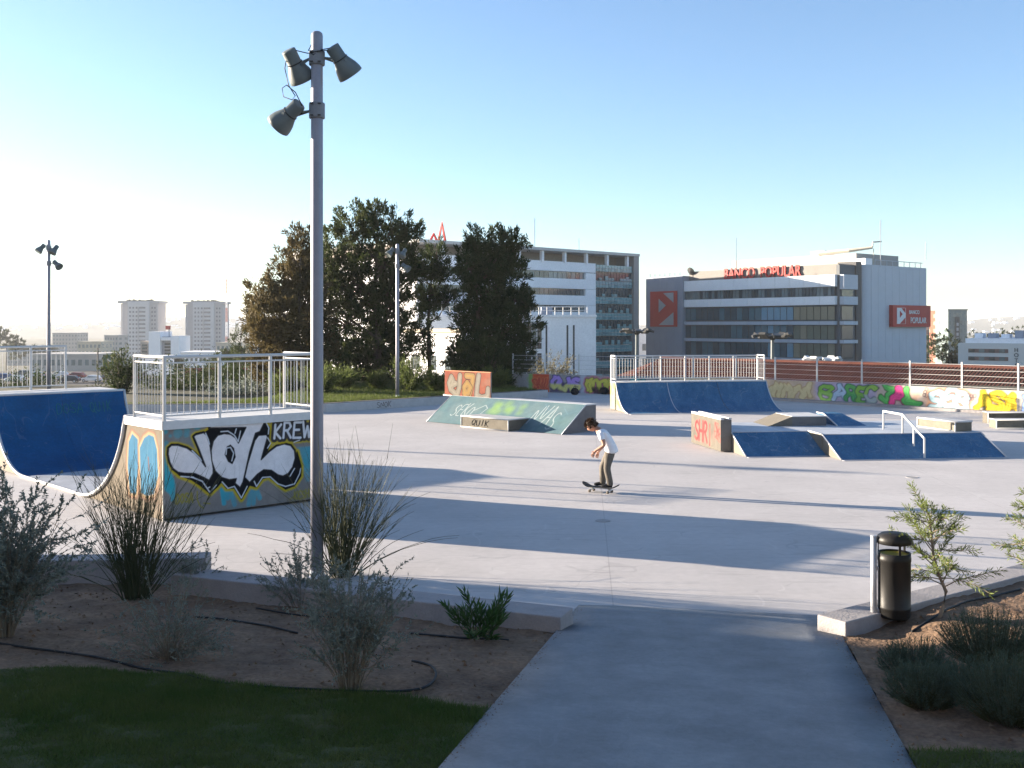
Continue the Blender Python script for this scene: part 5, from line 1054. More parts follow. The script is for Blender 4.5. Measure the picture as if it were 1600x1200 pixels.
for k in range(8): bx(bank_b, 'cladding_panel', (9.2 + k * 2.15, -.76, GR), (9.2 + k * 2.15 + 2.11, -.705, 3.0), M_LGREY); bx(bank_b, 'cladding_panel', (9.2 + k * 2.15, -.76, 3.04), (9.2 + k * 2.15 + 2.11, -.705, 9.4), M_LGREY); bx(bank_b, 'cladding_panel', (9.2 + k * 2.15, -.76, 9.44), (9.2 + k * 2.15 + 2.11, -.705, 13.5), M_LGREY)
ps_ = Plane(BC, BAng); s0 = ps_(1386, 490)[0] - .6; s1 = ps_(1448, 490)[0] - 1.3
sg_ = bx(bank_b, 'sign_board', (s0, -1.5, 3.0), (s1, -.78, 6.75), M_RED); sgp = sg_
M_SW = mat('white lettering', (.72, .71, .70), .6)
sgn = thing('x', 'x', 'x'); bpy.data.objects.remove(sgn)
mark_p = MB().box((s0 + 1.2, -1.56, 3.5), (s0 + 3.9, -1.505, 6.3)).build('sign_emblem_board', M_SW, bank_b); mark(mark_p, Matrix.Translation((s0 + 2.55, -1.57, 4.9)), 2.9, M_RED)
text('BANCO', .95, M_SW, bank_b, Matrix.Translation((s0 + (s1 - s0) * .55, -1.55, 5.25)) @ UP, .03, 'sign_lettering', 1.0); text('POPULAR', 1.45, M_SW, bank_b, Matrix.Translation((s0 + (s1 - s0) * .66, -1.55, 3.65)) @ UP, .03, 'sign_lettering', .82)
# roof clutter
rc = MB()
for k in range(9): rc.tube([(11 + k * 1.8, -.3, 13.5), (11 + k * 1.8, -.3, 14.4)], .06, 4)
rc.tube([(11, -.3, 14.4), (26, -.3, 14.4)], .06, 4); rc.build('roof_railing', M_GALV, bank_b)
rc = MB()
for k in range(7): rc.tube([(-.1, fl + 1 + k * 1.3, 12.6), (-.1, fl + 1 + k * 1.3, 13.3)], .06, 4)
rc.tube([(-.1, fl + 1, 13.3), (-.1, fl + 9, 13.3)], .06, 4); rc.build('roof_railing', M_GALV, bank_b)
ga = MB().tube([(9, 9.5, 15.9), (10, 4.0, 16.2), (11.5, .5, 16.6)], [.4, .35, .25], 6).tube([(11.5, .5, 16.6), (11.5, .4, 17.5), (12.5, -.6, 17.6)], .13, 5).tube([(11.7, .4, 16.4), (11.7, .4, 13.6)], .08, 4).build('window_cleaning_crane', mat('crane cream', (.5, .46, .38), .6), bank_b)
MB().tube([(10, -2, 13), (10, -2, 21)], .07, 4).tube([(9, 28, 13), (9, 28, 20)], .07, 4).tube([(12, -9, 14), (12, -9, 17)], .07, 4).build('antenna', M_GALV, bank_b)
bx(bank_b, 'roof_unit', (8, -.4, 13.5), (10, 2, 14.6), M_WPAN)
MB().lathe([(.1, 0), (.8, .25), (.85, .3)], 10, Matrix.Translation((0.5, fl - 1, 13.3)) @ Matrix.Rotation(R(60), 4, 'Y')).build('dish', M_DARK, bank_b)
# --- white office with teal glass end
WC = Vector((22.9, 190, 0)); WAng = math.atan2(.666, .746) + math.pi       # local x runs left from the right hand end
wo = thing('white_office', 'white office block with ribbon windows and a teal glass end', 'building', WC, WAng)
pw_ = Plane(WC, WAng); wx = lambda u, v=450: pw_(u, v)[0]
# local +y points towards the camera
x_t0, x_t1 = wx(987), wx(931); xe = 50; x0 = wx(995)
bx(wo, 'wall', (1.4, -40, GR), (xe, -.6, 13.9), M_WHITEB); bx(wo, 'end_frame', (0, -40, GR), (1.38, .5, 15.8), mat('grey end frame', (.30, .29, .28), .7, var=.05)); bx(wo, 'roof_slab', (0, -40, 15.82), (xe, .7, 16.3), mat('pale roof slab', (.50, .49, .47), .8))
bx(wo, 'loggia_wall', (1.4, -39, 13.9), (xe, -4, 15.8), mat('loggia wall', (.30, .26, .22), .8))
for k in range(9): bx(wo, 'loggia_post', (x_t0 + 1 + k * 5.3, -.4, 13.92), (x_t0 + 1.45 + k * 5.3, .2, 15.8), M_WHITEB)
bx(wo, 'parapet', (x_t1 + .03, -.58, 12.5), (xe, .0, 14.15), M_WHITEB); xr_ = wx(915)
z = 12.4; rr_ = random.Random(5)
for k in range(7):
    bx(wo, 'band', (x_t1 + .03, -.58, z - 2.82), (xe, .02, z - 1.13), M_WHITEB); bx(wo, 'pier', (x_t1 + .03, -.58, z - 1.12), (xr_, .02, z - .005), M_WHITEB)
    n_ = 34
    for q in range(n_):
        a = xr_ + (xe - xr_) * q / n_; bx(wo, 'window_pane', (a + .05, -.45, z - 1.12), (a + (xe - xr_) / n_ - .05, -.38, z), rr_.choice([M_GLASSD, M_GLASSD, M_GLASSL]))
    z -= 2.85
M_TG = [mat('teal glass a', (.10, .24, .26), .2, var=.15, scale=.6, spec=.7), mat('teal glass b', (.18, .34, .36), .2, var=.12, scale=.6, spec=.7), mat('teal glass c', (.03, .06, .07), .15, var=.3, scale=.6, spec=.7)]
z = 14.0; w_t = x_t1 - x_t0
for k in range(8):
    for q in range(12):
        a = x_t0 + w_t * q / 12; c = x_t0 + w_t * (q + 1) / 12
        bx(wo, 'spandrel_glass', (a + .03, -.25, z - .62), (c - .03, .12, z - .03), M_TG[1]); bx(wo, 'spandrel_glass', (a + .03, -.25, z - 1.2), (c - .03, .10, z - .66), rr_.choice(M_TG[:2]))
        h_ = rr_.choice((1.55, 1.55, 1.0, .6)); bx(wo, 'window_pane', (a + .04, -.5, z - 2.8), (c - .04, -.15, z - 1.24), M_TG[2])
        if h_ < 1.5: bx(wo, 'screen_glass', (a + .04, -.1, z - 2.78), (c - .04, .08, z - 2.78 + h_ * .8), rr_.choice(M_TG[:2]))
    z -= 2.85
MB().tube([(20, -6, 16.3), (20, -6, 22)], .07, 4).tube([(9, -6, 16.3), (9, -6, 19)], .06, 4).build('antenna', M_GALV, wo)
rl = Matrix.Rotation(math.pi, 4, 'Z')
lm_ = wx(676, 390); 
for u_, h_ in ((690, 1.2), (703, 3.0)): MB().tube([(wx(u_, 390) - .7, -2, 16.3), (wx(u_, 390), -2, 16.3 + h_), (wx(u_, 390) + .7, -2, 16.3)], .22, 5).build('roof_letter', M_RED, wo)
# lower white block in front of it
lo = thing('low_white_building', 'lower white block with a tall window in front of the white office', 'building', (1.2 - 8, 140, 0), R(2))
lw0, lw1 = -6, 18.2
bx(lo, 'wall', (lw0, 0, GR), (lw1, 20, 4.35), M_WHITEB); bx(lo, 'roof_edge', (lw0 - .2, -.15, 4.36), (lw1 + .1, 20, 4.7), M_WHITEB)
for (u0, u1, v0, v1) in ((815, 847, 505, 545), (815, 847, 552, 590)):
    x0_ = (u0 - 800) * 140 / F + 6.8; x1_ = (u1 - 800) * 140 / F + 6.8; z0_ = CH - (v1 - HZ) * 140 / F; z1_ = CH - (v0 - HZ) * 140 / F
    fr = bx(lo, 'window_frame', (x0_ - .15, -.06, z0_ - .15), (x1_ + .15, .02, z1_ + .15), M_WPAN)
    for q in range(4): bx(lo, 'window_pane', (x0_ + (x1_ - x0_) * q / 4 + .06, -.12, z0_ + .9), (x0_ + (x1_ - x0_) * (q + 1) / 4 - .06, -.07, z1_), (M_GLASSL, M_GLASSD)[q % 2]); bx(lo, 'window_pane', (x0_ + (x1_ - x0_) * q / 4 + .06, -.12, z0_), (x0_ + (x1_ - x0_) * (q + 1) / 4 - .06, -.07, z0_ + .8), M_GLASSD)
for u_ in (854, 887, 897): x_ = (u_ - 800) * 140 / F + 6.8; bx(lo, 'downpipe_slot', (x_ - .12, -.03, -4), (x_ + .12, .01, 3.3), M_MULL)
rc = MB()
for k in range(22): rc.tube([(lw0 + k * 1.1, 1, 4.7), (lw0 + k * 1.1, 1, 5.8)], .05, 4)
rc.tube([(lw0, 1, 5.8), (lw0 + 23, 1, 5.8)], .06, 4); rc.tube([(lw0, 1, 5.3), (lw0 + 23, 1, 5.3)], .04, 4); rc.build('roof_railing', M_WSTEEL, lo); bx(lo, 'roof_unit', (6, 3, 4.7), (9, 5, 5.6), M_WPAN); bx(lo, 'roof_unit', (11, 3, 4.7), (12.5, 5, 5.9), M_GREYB)
sl_ = thing('low_white_building', 'bright white low house seen between the dark tree trunks', 'building', (-14.3, 120, 0), R(-50)); bx(sl_, 'wall', (0, 0, -14), (14, 8, 2.5), M_WHITEB); bx(sl_, 'roof', (-.3, -.3, 2.52), (14.3, 8.3, 2.9), M_CREAM)
for k in range(4): bx(sl_, 'window', (1.5 + k * 3.2, -.05, -1.6), (3 + k * 3.2, .02, 0), M_GLASSD)
# narrow white block between the two offices
nb = thing('narrow_white_building', 'narrow white block with small windows between the two offices', 'building', (25.6, 215, 0), R(20)); bx(nb, 'wall', (0, 0, GR), (5, 14, 2.2), M_WHITEB)
for k in range(3): bx(nb, 'window', (1.6, -.05, -8 + k * 3), (2.4, .02, -6.6 + k * 3), M_GLASSD)
# --- terracotta roof beyond the fence
tr0 = Vector((12.4, 86, .50)); tr1 = Vector((44, 53, .50)); d = tr1 - tr0; ta_ = math.atan2(d.y, d.x); tl_ = d.length
rf = thing('tiled_roof_building', 'long low building with a brown terracotta tiled roof beyond the fence', 'building', (tr0.x, tr0.y, 0), ta_)
dp, dr = 9.0, 3.4; mm = MB()
mm.prismx([(0, .5), (-dp, .5 - dr), (-dp, .35 - dr), (0, .35), (dp, .35 - dr), (dp, .5 - dr)], 0, tl_); mm.build('roof_deck', M_TERRA, rf); bx(rf, 'wall', (.4, -dp + .6, -14), (tl_ - .4, dp - .6, .4 - dr), M_CREAM)
co = []; nrow = 22
for k in range(int(tl_ / .24)):
    x = k * .24
    for q in range(nrow):
        a0 = q / nrow; a1 = (q + 1) / nrow + .006; lift = .03; y0_, z0_ = -dp * a0, .5 - dr * a0; y1_, z1_ = -dp * a1, .5 - dr * a1 + lift
        pr = [(-.10, .02), (-.05, .10), (.05, .10), (.10, .02)]
        for i in range(3): co += [(x + pr[i][0], y0_, z0_ + pr[i][1]), (x + pr[i+1][0], y0_, z0_ + pr[i+1][1]), (x + pr[i+1][0], y1_, z1_ + pr[i+1][1]), (x + pr[i][0], y1_, z1_ + pr[i][1])]
kind(np_mesh('tiles', np.array(co), 4, M_TERRA, rf), 'stuff'); MB().tube([(0, 0, .55), (tl_, 0, .55)], .16, 8).build('ridge_tiles', M_TERRA, rf)
mm = MB(); mm.add([(0, 0, .52), (0, -dp, .5 - dr), (0, dp, .5 - dr), (-5, 0, .4 - dr), (-5, -dp, .4 - dr), (-5, dp, .4 - dr)], [(0, 1, 4, 3), (0, 3, 5, 2), (1, 4, 3, 5, 2)]); mm.build('hip_roof', M_TERRA, rf)
# --- right hand skyline
def block(name, label, u0, u1, v0, Y, dep, m_, rows_, cols, wm=M_GLASSD, rz=0, zb=-30, wf=.55, hf=.5, group=None, sep=True, roofm=None):
    a = pd(u0, v0, Y); c = pd(u1, v0, Y); wdt = c.x - a.x; top = a.z; t_ = thing(name, label, 'building', (a.x, Y, zb), R(rz), group); H_ = top - zb
    bx(t_, 'wall', (0, 0, 0), (wdt, dep, H_), m_); bx(t_, 'roof_edge', (-.2, -.2, H_ + .01), (wdt + .2, dep + .2, H_ + .5), roofm or m_)
    fh_ = 3.0; mm = MB()
    for i in range(rows_):
        for k in range(cols):
            z1 = H_ - 1.0 - i * fh_; x_ = wdt * (k + (1 - wf) / 2) / cols; mm.box((x_, -.06, z1 - fh_ * hf), (x_ + wdt * wf / cols, .03, z1))
    for i in range(rows_):
        for k in range(max(2, cols // 2)):
            z1 = H_ - 1.0 - i * fh_; q = max(2, cols // 2); y_ = dep * (k + .25) / q; mm.box((-.06, y_, z1 - fh_ * hf), (.03, y_ + dep * .5 / q, z1)); mm.box((wdt - .03, y_, z1 - fh_ * hf), (wdt + .06, y_ + dep * .5 / q, z1))
    kind(mm.build('windows', wm, t_), 'stuff'); return t_
M_BRICK = mat('brick red', (.17, .075, .05), .85, var=.1, scale=.3)
block('brick_tower', 'brick red apartment tower right of the bank office', 1467, 1482, 487, 420, 14, M_BRICK, 9, 3, mat('pale balcony', (.26, .2, .15), .8), wf=.7)
block('apartment_tower', 'dark banded apartment block just right of the bank office', 1446, 1468, 496, 430, 16, mat('dark band', (.16, .15, .17), .8), 9, 1, mat('pale band', (.42, .40, .40), .8), wf=.94, hf=.4)
gt = block('grey_tower', 'grey glass tower with a dark vertical name strip near the right edge', 1481.5, 1511, 485, 400, 12, mat('grey glass', (.18, .22, .22), .4, var=.1), 10, 5, M_GLASSL)
bx(gt, 'name_strip', (2.6, -.5, 8), (4.2, -.1, 36.5), M_MULL); mm = MB()
for k in range(11): mm.box((3.0, -.6, 14 + k * 1.9), (3.8, -.52, 15.2 + k * 1.9))
mm.build('strip_marks', mat('pale strip marks', (.4, .4, .42)), gt)
# hotel
ht = thing('hotel', 'bright white hotel with three rows of windows at the right edge', 'building', tuple(pd(1497, 536, 150).xy) + (0,), R(-38)); hz_ = pd(1497, 536, 150).z; hw = (pd(1625, 536, 150).x - pd(1497, 536, 150).x) * 1.25
bx(ht, 'wall', (0, 0, -14), (hw, 16, hz_), mat('bright white render', (.62, .61, .58), .85, var=.03)); bx(ht, 'roof_edge', (.8, .8, hz_ + .01), (hw, 15, hz_ + .7), M_WHITEB)
for zc in (547.5, 559.5, 572.5, 585):
    z0_ = CH - (zc + 3 - HZ) * 150 / F; z1_ = CH - (zc - 3 - HZ) * 150 / F; bd_ = bx(ht, 'window_band', (1.4, -.04, z0_), (6.7, .02, z1_), mat('brown spandrel', (.20, .13, .11), .7))
    for k in range(4): bx(ht, 'window_pane', (1.5 + k * 1.34, -.09, z0_ + .04), (2.25 + k * 1.34, -.045, z1_ - .04), (M_GLASSD, M_GLASSL)[k % 2])
for k, ch in enumerate('HOTEL AÇ'):
    if ch != ' ': text(ch, .75, M_MULL, ht, Matrix.Translation((7.75, -.05, hz_ - 1.15 - k * .72)) @ UP, .02, 'hotel_letter')
for k in range(6): bx(ht, 'roof_unit', (1.5 + k * 1.8, 3, hz_ + .72), (2.6 + k * 1.8, 5, hz_ + .72 + random.uniform(.5, 1.4)), M_GREYB if k % 2 else M_WHITEB)
tree('round dark tree between the bank office and the white hotel', 230, 1472, [(1455,536,12),(1474,532,14),(1490,538,12),(1462,552,18),(1485,552,16)], M_LF[2], 110, 26, 101, 'trees beyond the fence', .3, ll=.7, base_z=-15, nm='round_tree')
tree('dark tree line above the white hotel at the right edge', 300, 1560, [(1520,526,7),(1540,528,8),(1562,524,9),(1580,526,12),(1600,522,12),(1530,536,9),(1570,536,12)], M_LF[2], 120, 22, 102, 'trees beyond the fence', .3, ll=.8, base_z=-18, nm='round_tree')
tree('brown leaved tree left of the white hotel', 160, 1492, [(1490,560,10),(1482,568,9),(1497,570,9)], M_LF[1], 60, 24, 103, 'trees beyond the fence', .2, ll=.5, base_z=-12, nm='round_tree')
# --- left skyline
def tower(label, u0, u1, v0, Y):
    a = pd(u0, v0, Y); w_ = pd(u1, v0, Y).x - a.x; zb = -32; H_ = a.z - zb; t_ = thing('tower_block', label, 'building', (a.x, Y, zb), 0, 'twin tower blocks'); M_TW = mat('pale tower concrete', (.40, .385, .40), .85, var=.06, scale=.1)
    bx(t_, 'wall', (w_ * .26, 0, 0), (w_ * .78, 22, H_ - .8), mat('white tower front', (.52, .51, .52), .85, var=.05, scale=.1)); bx(t_, 'side_wing', (w_ * .10, 2.5, 0), (w_ * .26, 20, H_ - 1), M_TW); bx(t_, 'side_wing', (w_ * .78, 2.5, 0), (w_ * .97, 20, H_ - 1), M_TW); bx(t_, 'edge_wing', (w_ * .02, 5, 0), (w_ * .10, 18, H_ - 2), mat('white tower front', (.5, .5, .5)))
    mm = MB(); mm.prism([(-.4, 2.0), (w_ + .4, 2.0), (w_ + .4, 20.5), (-.4, 20.5)], H_ - 1.6, H_); mm.build('roof_parapet', M_TW, t_); mm = MB()
    for k in range(14): mm.box((w_ * (.15 + .05 * k), 6, H_), (w_ * (.15 + .05 * k) + 1, 9, H_ + random.uniform(.4, 1.4)))
    mm.build('roof_clutter', M_DARK, t_); mm = MB(); sh = MB()
    for i in range(17):
        z1 = H_ - 4.2 - i * 2.85
        for k in (.30, .38, .46): mm.box((w_ * k, -.08, z1 - 1.3), (w_ * k + 1.2, .02, z1))
        mm.box((w_ * .54, -.08, z1 - 1.2), (w_ * .70, .02, z1)) if i % 1 == 0 else None
        for k in (.82, .89): mm.box((w_ * k, 2.42, z1 - 1.3), (w_ * k + 1.0, 2.52, z1))
    kind(mm.build('windows', mat('tower window', (.15, .15, .17), .4), t_), 'stuff'); sh.box((w_ * .52, -.5, 0), (w_ * .53, .0, H_ - 4)); sh.build('balcony_fin', M_TW, t_)
tower('left one of the twin pale tower blocks on the skyline', 183, 246, 470, 720); tower('right one of the twin pale tower blocks on the skyline', 285, 347.5, 471, 725)
oc = thing('concrete_office', 'white concrete office with a small red roof sign between the twin towers', 'building', (pd(218, 540, 400).x, 400, -30))
k4 = 400 / F; zz_ = lambda v: CH - (v - HZ) * k4 + 30
bx(oc, 'wall', (3.5, 0, 0), (8, 14, zz_(518)), M_WHITEB); bx(oc, 'wall', (8.02, 2, 0), (12, 14, zz_(526)), M_GREYB); bx(oc, 'wall', (12.02, 0, 0), (15.2, 14, zz_(525)), M_WHITEB); bx(oc, 'wall', (0, 1, 0), (3.48, 14, zz_(533)), mat('tan concrete', (.36, .31, .27), .8)); bx(oc, 'arch_band', (8.3, -.2, zz_(532)), (12, 1.9, zz_(527)), M_WHITEB)
for k in range(6): bx(oc, 'window', (.6, .9, zz_(538 + 5 * k) - .8), (2.6, 1.02, zz_(538 + 5 * k)), M_GLASSD); bx(oc, 'window', (9, 1.9, zz_(536 + 5 * k) - .8), (11.4, 2.02, zz_(536 + 5 * k)), M_GLASSD)
bx(oc, 'sign_post', (9.6, 5, zz_(526)), (9.9, 5.3, zz_(515)), M_GREYB); bx(oc, 'roof_sign', (8.4, 4.8, zz_(515)), (10.2, 5.6, zz_(509)), M_RED)
LSK = [('far_block', 'hazy grey housing block at the far left below the hills', 82, 121, 521, 800, 20, mat('hazy concrete', (.30, .30, .30)), 8, 8), ('far_block', 'cream villa with a hipped roof left of the twin towers', 121, 158, 535, 480, 14, M_CREAM, 4, 6), ('far_block', 'grey block close left of the first twin tower', 163, 184, 525, 650, 18, mat('hazy concrete', (.3, .3, .3)), 7, 5),
       ('warehouse', 'long pale warehouse behind the parked cars', 45, 152, 556, 270, 20, mat('warehouse wall', (.42, .40, .37)), 1, 10), ('far_block', 'small cream block right of the twin towers', 338, 372, 537, 420, 14, M_CREAM, 3, 5), ('far_block', 'white low block with a roof turret in front of the right twin tower', 282, 345, 552, 330, 14, M_WHITEB, 4, 9), ('far_block', 'white house wall below the right twin tower', 222, 250, 560, 240, 10, M_WHITEB, 3, 4), ('far_block', 'pale block behind the brownish tree', 395, 440, 540, 420, 14, M_WHITEB, 4, 6), ('far_block', 'pale hazy block at far left edge', 10, 60, 541, 700, 20, mat('hazy concrete', (.3, .3, .3)), 4, 8)]
for a in LSK: block(a[0], a[1], a[2], a[3], a[4], a[5], a[6], a[7], a[8], a[9], M_GLASSL, group='distant blocks on the left skyline')
v_ = thing('red_roof_house', 'small house with a red tiled roof seen through the half pipe railing', 'building', (pd(292, 585, 130).x, 130, -9), R(15)); bx(v_, 'wall', (0, 0, 0), (7, 6, 5), M_WHITEB); MB().prismx([(-.4, 5.01), (6.4, 5.01), (3, 6.8)], -.4, 7.4).build('roof', mat('red roof tile', (.30, .07, .05), .8, var=.2), v_)
for k in range(2): bx(v_, 'window', (1.2 + k * 3, -.05, 2), (2.6 + k * 3, .02, 3.6), M_GLASSD)
# houses on the far hillside: too far to tell apart
mm = MB(); rh = random.Random(12)
for _ in range(420):
    x = rh.uniform(-1700, 1900); y = rh.uniform(2900, 3450); z = float(-32 + np.exp(-((y - 3500) / 620) ** 2) * (30 + 16 * math.exp(-((x + 500) / 500) ** 2) + 26 * math.exp(-((x - 1750) / 200) ** 2) + 16 * math.exp(-((x + 1000) / 350) ** 2) + 30 * vnoise(x, y, .0016, 5) + 9 * vnoise(x, y, .008, 6))); s = rh.uniform(6, 16); mm.box((x, y, z - 5), (x + s, y + s, z + rh.uniform(3, 9)))
kind(tag(mm.build('hillside_houses', M_WHITEB), 'far scattered pale houses on the hazy hills', 'houses'), 'stuff')
# radio mast
rm = thing('radio_mast', 'thin red and white lattice radio mast right of the twin towers', 'mast', (pd(354, 550, 600).x, 600, -28)); hm = CH + (HZ - 414) * 600 / F + 28; M_MR = mat('mast red', (.42, .16, .12), .7)
for k in range(8):
    mm = MB(); a = hm * k / 8; c = hm * (k + 1) / 8; wd = lambda z: .9 - .6 * z / hm
    for s in range(3):
        t0 = 2.09 * s; mm.tube([(wd(a) * math.cos(t0), wd(a) * math.sin(t0), a), (wd(c) * math.cos(t0), wd(c) * math.sin(t0), c)], .09, 4)
        for q in range(4): z0 = a + (c - a) * q / 4; z1 = a + (c - a) * (q + 1) / 4; mm.tube([(wd(z0) * math.cos(t0), wd(z0) * math.sin(t0), z0), (wd(z1) * math.cos(t0 + 2.09), wd(z1) * math.sin(t0 + 2.09), z1)], .05, 3)
    mm.build('mast_section', (M_MR, M_WHITEB)[k % 2], rm)
# high masts with rings of floodlights
def highmast(label, u, v, Y, lit=False):
    p = pd(u, v, Y); zb = -11; t_ = thing('high_mast', label, 'lamp post', (p.x, Y, zb), 0, 'high masts with floodlight rings'); H_ = p.z - zb; MB().tube([(0, 0, 0), (0, 0, H_)], [.28, .16], 8).build('pole', M_LAMP, t_); MB().lathe([(.2, H_ - .55), (.45, H_ - .3), (.45, H_ - .1), (.2, H_)], 12).build('ring', M_DARK, t_)
    for k in range(8):
        a = k * .785; d_ = Vector((math.cos(a), math.sin(a), 0)); hd = Matrix.Translation(d_ * 1.6 + Vector((0, 0, H_ - .1))) @ Matrix.Rotation(a, 4, 'Z') @ Matrix.Rotation(R(-32 if k % 2 else 14), 4, 'Y'); o = MB().box((-.40, -.36, -.12), (.45, .36, .16), hd).build('floodlight', M_DARK if not lit else M_WSTEEL, t_); MB().tube([d_ * .9 + Vector((0, 0, H_ - .2)), d_ * 1.4 + Vector((0, 0, H_ - .1))], .06, 4).build('arm', M_LAMP, o)  # lit heads take white steel, their sunlight put into the colour
highmast('dark high mast with a floodlight ring between the two offices', 995, 516, 125); highmast('dark high mast with a floodlight ring in front of the bank office', 1207, 523, 105); highmast('bright high mast with sunlit floodlights behind the fence below the bank office', 1285, 560, 110, True)
# --- car park, billboard
cpz = -8.4; kind(MB().box((-170, 150, cpz - 2), (-45, 262, cpz)).build('car_park', mat('asphalt', (.055, .055, .058), .9, var=.15)), 'structure')
def car(paint, label, loc, rz):
    t_ = thing('parked_car', label, 'car', loc, rz, 'cars in the car park'); m_ = mat('car paint ' + paint[0], paint[1], .3, var=.03)
    prof_ = [(-2.05, .35), (-2.1, .62), (-2.0, .85), (-1.85, .95), (-1.35, 1.42), (.25, 1.46), (1.0, .98), (1.85, .85), (2.05, .65), (2.08, .35)]
    mm = MB(); n = len(prof_)
    for y, k in ((-.82, 1), (.82, 1)): mm.v += [(x, y * (.86 if z > 1.1 else 1), z) for x, z in prof_]
    mm.f = [tuple(range(n)), tuple(range(n, 2 * n))[::-1]] + [(i, n + i, n + (i + 1) % n, (i + 1) % n) for i in range(n)]; mm.build('body', m_, t_, bevel=.04)
    for s in (-1, 1): q = [(-1.65, 1.0), (-1.28, 1.34), (.18, 1.38), (.78, 1.0)]; g_ = MB(); g_.v = [(x, s * (.835 if z < 1.1 else .715), z) for x, z in q] + [(x, s * (.80 if z < 1.1 else .69), z) for x, z in q]; g_.f = [(0, 1, 2, 3), (4, 7, 6, 5), (0, 4, 5, 1), (1, 5, 6, 2), (2, 6, 7, 3), (3, 7, 4, 0)]; g_.build('side_window', M_GLASSD, t_)
    MB().add([(.30, -.62, 1.42), (.30, .62, 1.42), (.99, .70, 1.01), (.99, -.70, 1.01), (.33, -.62, 1.45), (.33, .62, 1.45), (1.02, .70, 1.04), (1.02, -.70, 1.04)], [(0,1,2,3),(4,7,6,5),(0,4,5,1),(1,5,6,2),(2,6,7,3),(3,7,4,0)]).build('windscreen', M_GLASSD, t_)
    for x in (-1.3, 1.3):
        for y in (-.78, .78): wh = MB().lathe([(.2, -.09), (.31, -.09), (.32, 0), (.31, .09), (.2, .09)], 14, Matrix.Translation((x, y, .32)) @ Matrix.Rotation(R(90), 4, 'X')).build('wheel', M_BLACK, t_); MB().lathe([(.19, -.1), (.19, .1)], 10, Matrix.Translation((x, y, .32)) @ Matrix.Rotation(R(90), 4, 'X')).build('rim', M_GALV, wh)
    for y in (-.6, .6): MB().box((2.0, y - .16, .62), (2.09, y + .16, .76)).build('headlight', M_GLASSS, t_); MB().box((-2.1, y - .14, .7), (-2.0, y + .14, .88)).build('tail_light', M_RED, t_)
    return t_
PT = {'white': ('white', (.7, .7, .7)), 'silver': ('silver', (.38, .39, .41)), 'dark': ('dark', (.03, .035, .045)), 'blue': ('blue', (.04, .08, .2)), 'red': ('red', (.2, .03, .03)), 'grey': ('grey', (.16, .17, .18))}
CARS = [(24, 597, 'white', 170, 'white car half hidden by the left platform railing'), (143, 597, 'white', 185, 'pale compact car right of the railing end in the car park'), (108, 598, 'dark', 180, 'dark car beside the railing end in the car park'), (165, 596, 'dark', 178, 'dark car between the pale compact and the billboard'), (118, 592, 'red', 182, 'dark red car in the second row behind the dark one'), (180, 592, 'silver', 181, 'silver car below the green billboard'), (55, 591, 'silver', 175, 'silver car in the second row seen through the railing'), (75, 598, 'grey', 184, 'grey car seen through the railing frame'), (4, 594, 'blue', 178, 'blue car at the far left edge'), (92, 590, 'white', 180, 'white car in the back row right of the lamp post'), (36, 588, 'grey', 180, 'grey car in the back row left of the lamp post'), (190, 590, 'white', 176, 'white car partly behind the dark bush'), (215, 594, 'red', 178, 'dark red car right of the dark bush')]
for u, v, c_, rz, lab in CARS:
    Y = F * (CH - cpz) / (v - HZ); p = px(u, v, cpz); car(PT[c_], lab, p, R(rz + (4 * math.sin(u))))
bb_ = thing('billboard', 'dark green billboard with a pale round emblem on two posts by the car park', 'billboard', (pd(171, 565, 175).x, 175, -9)); mm = MB()
for x in (-2.0, 2.0): MB().tube([(x, .1, 0), (x, .1, 8.5)], .12, 6).build('post', M_DARK, bb_)
k5 = 175 / F; MB().box((-9.5 * k5, -.1, CH - (577 - HZ) * k5 + 9), (9.5 * k5, .05, CH - (554 - HZ) * k5 + 9)).build('board', mat('billboard green', (.015, .08, .05), .6), bb_); MB().lathe([(3.2 * k5, 0), (3.2 * k5, .05)], 18, Matrix.Translation((.05, -.11, CH - (562 - HZ) * k5 + 9)) @ Matrix.Rotation(R(90), 4, 'X')).build('emblem', M_SW, bb_)
# dark earth bank before the car park, trees at far left
xs_ = np.linspace(-70, -8, 60); ys_ = np.linspace(70, 150, 14); X, Y = np.meshgrid(xs_, ys_)
Zb = CH - (606 - HZ) * 90 / F - .0 * X; Z = np.where(Y < 95, -2.2 + vnoise(X, Y, .2, 4) * .5 - smooth(80, 70, Y) * 0, -2.2 - 6.6 * smooth(95, 140, Y)); Z = Z - 3 * smooth(-16, -8, X)
kind(grid_mesh('earth_bank', np.stack([X, Y, Z], -1), mat('dry earth bank', (.05, .042, .024), .95, col2=(.10, .08, .045), scale=.4, bump=.5)), 'structure')
for (u, Y, lobes, lab, sd) in ((10, 520, [(2,526,11),(-14,520,12),(18,534,11),(34,542,10),(50,549,8),(8,545,12),(26,552,12),(44,556,9)], 'hazy dark tree clump at the far left edge', 111), (66, 600, [(58,549,6),(72,549,6),(84,550,5)], 'hazy tree clump below the housing block', 112), (150, 330, [(150,560,6),(160,562,6)], 'small dark tree at the end of the warehouse', 113), (262, 300, [(255,568,6),(268,566,8),(280,570,6)], 'dark tree right of the concrete office', 114), (365, 200, [(355,560,10),(340,566,9),(372,566,10)], 'green tree at the foot of the pointed conifer', 115), (320, 110, [(300,596,9),(322,590,12),(345,592,12),(362,588,12)], 'dark bushy tree below the right twin tower', 116)):
    tree(lab, Y, u, lobes, M_LF[0], 150, 26, sd, 'distant trees on the left', .25, ll=Y * .0035, base_z=CH - (585 - HZ) * Y / F, nm='distant_tree')
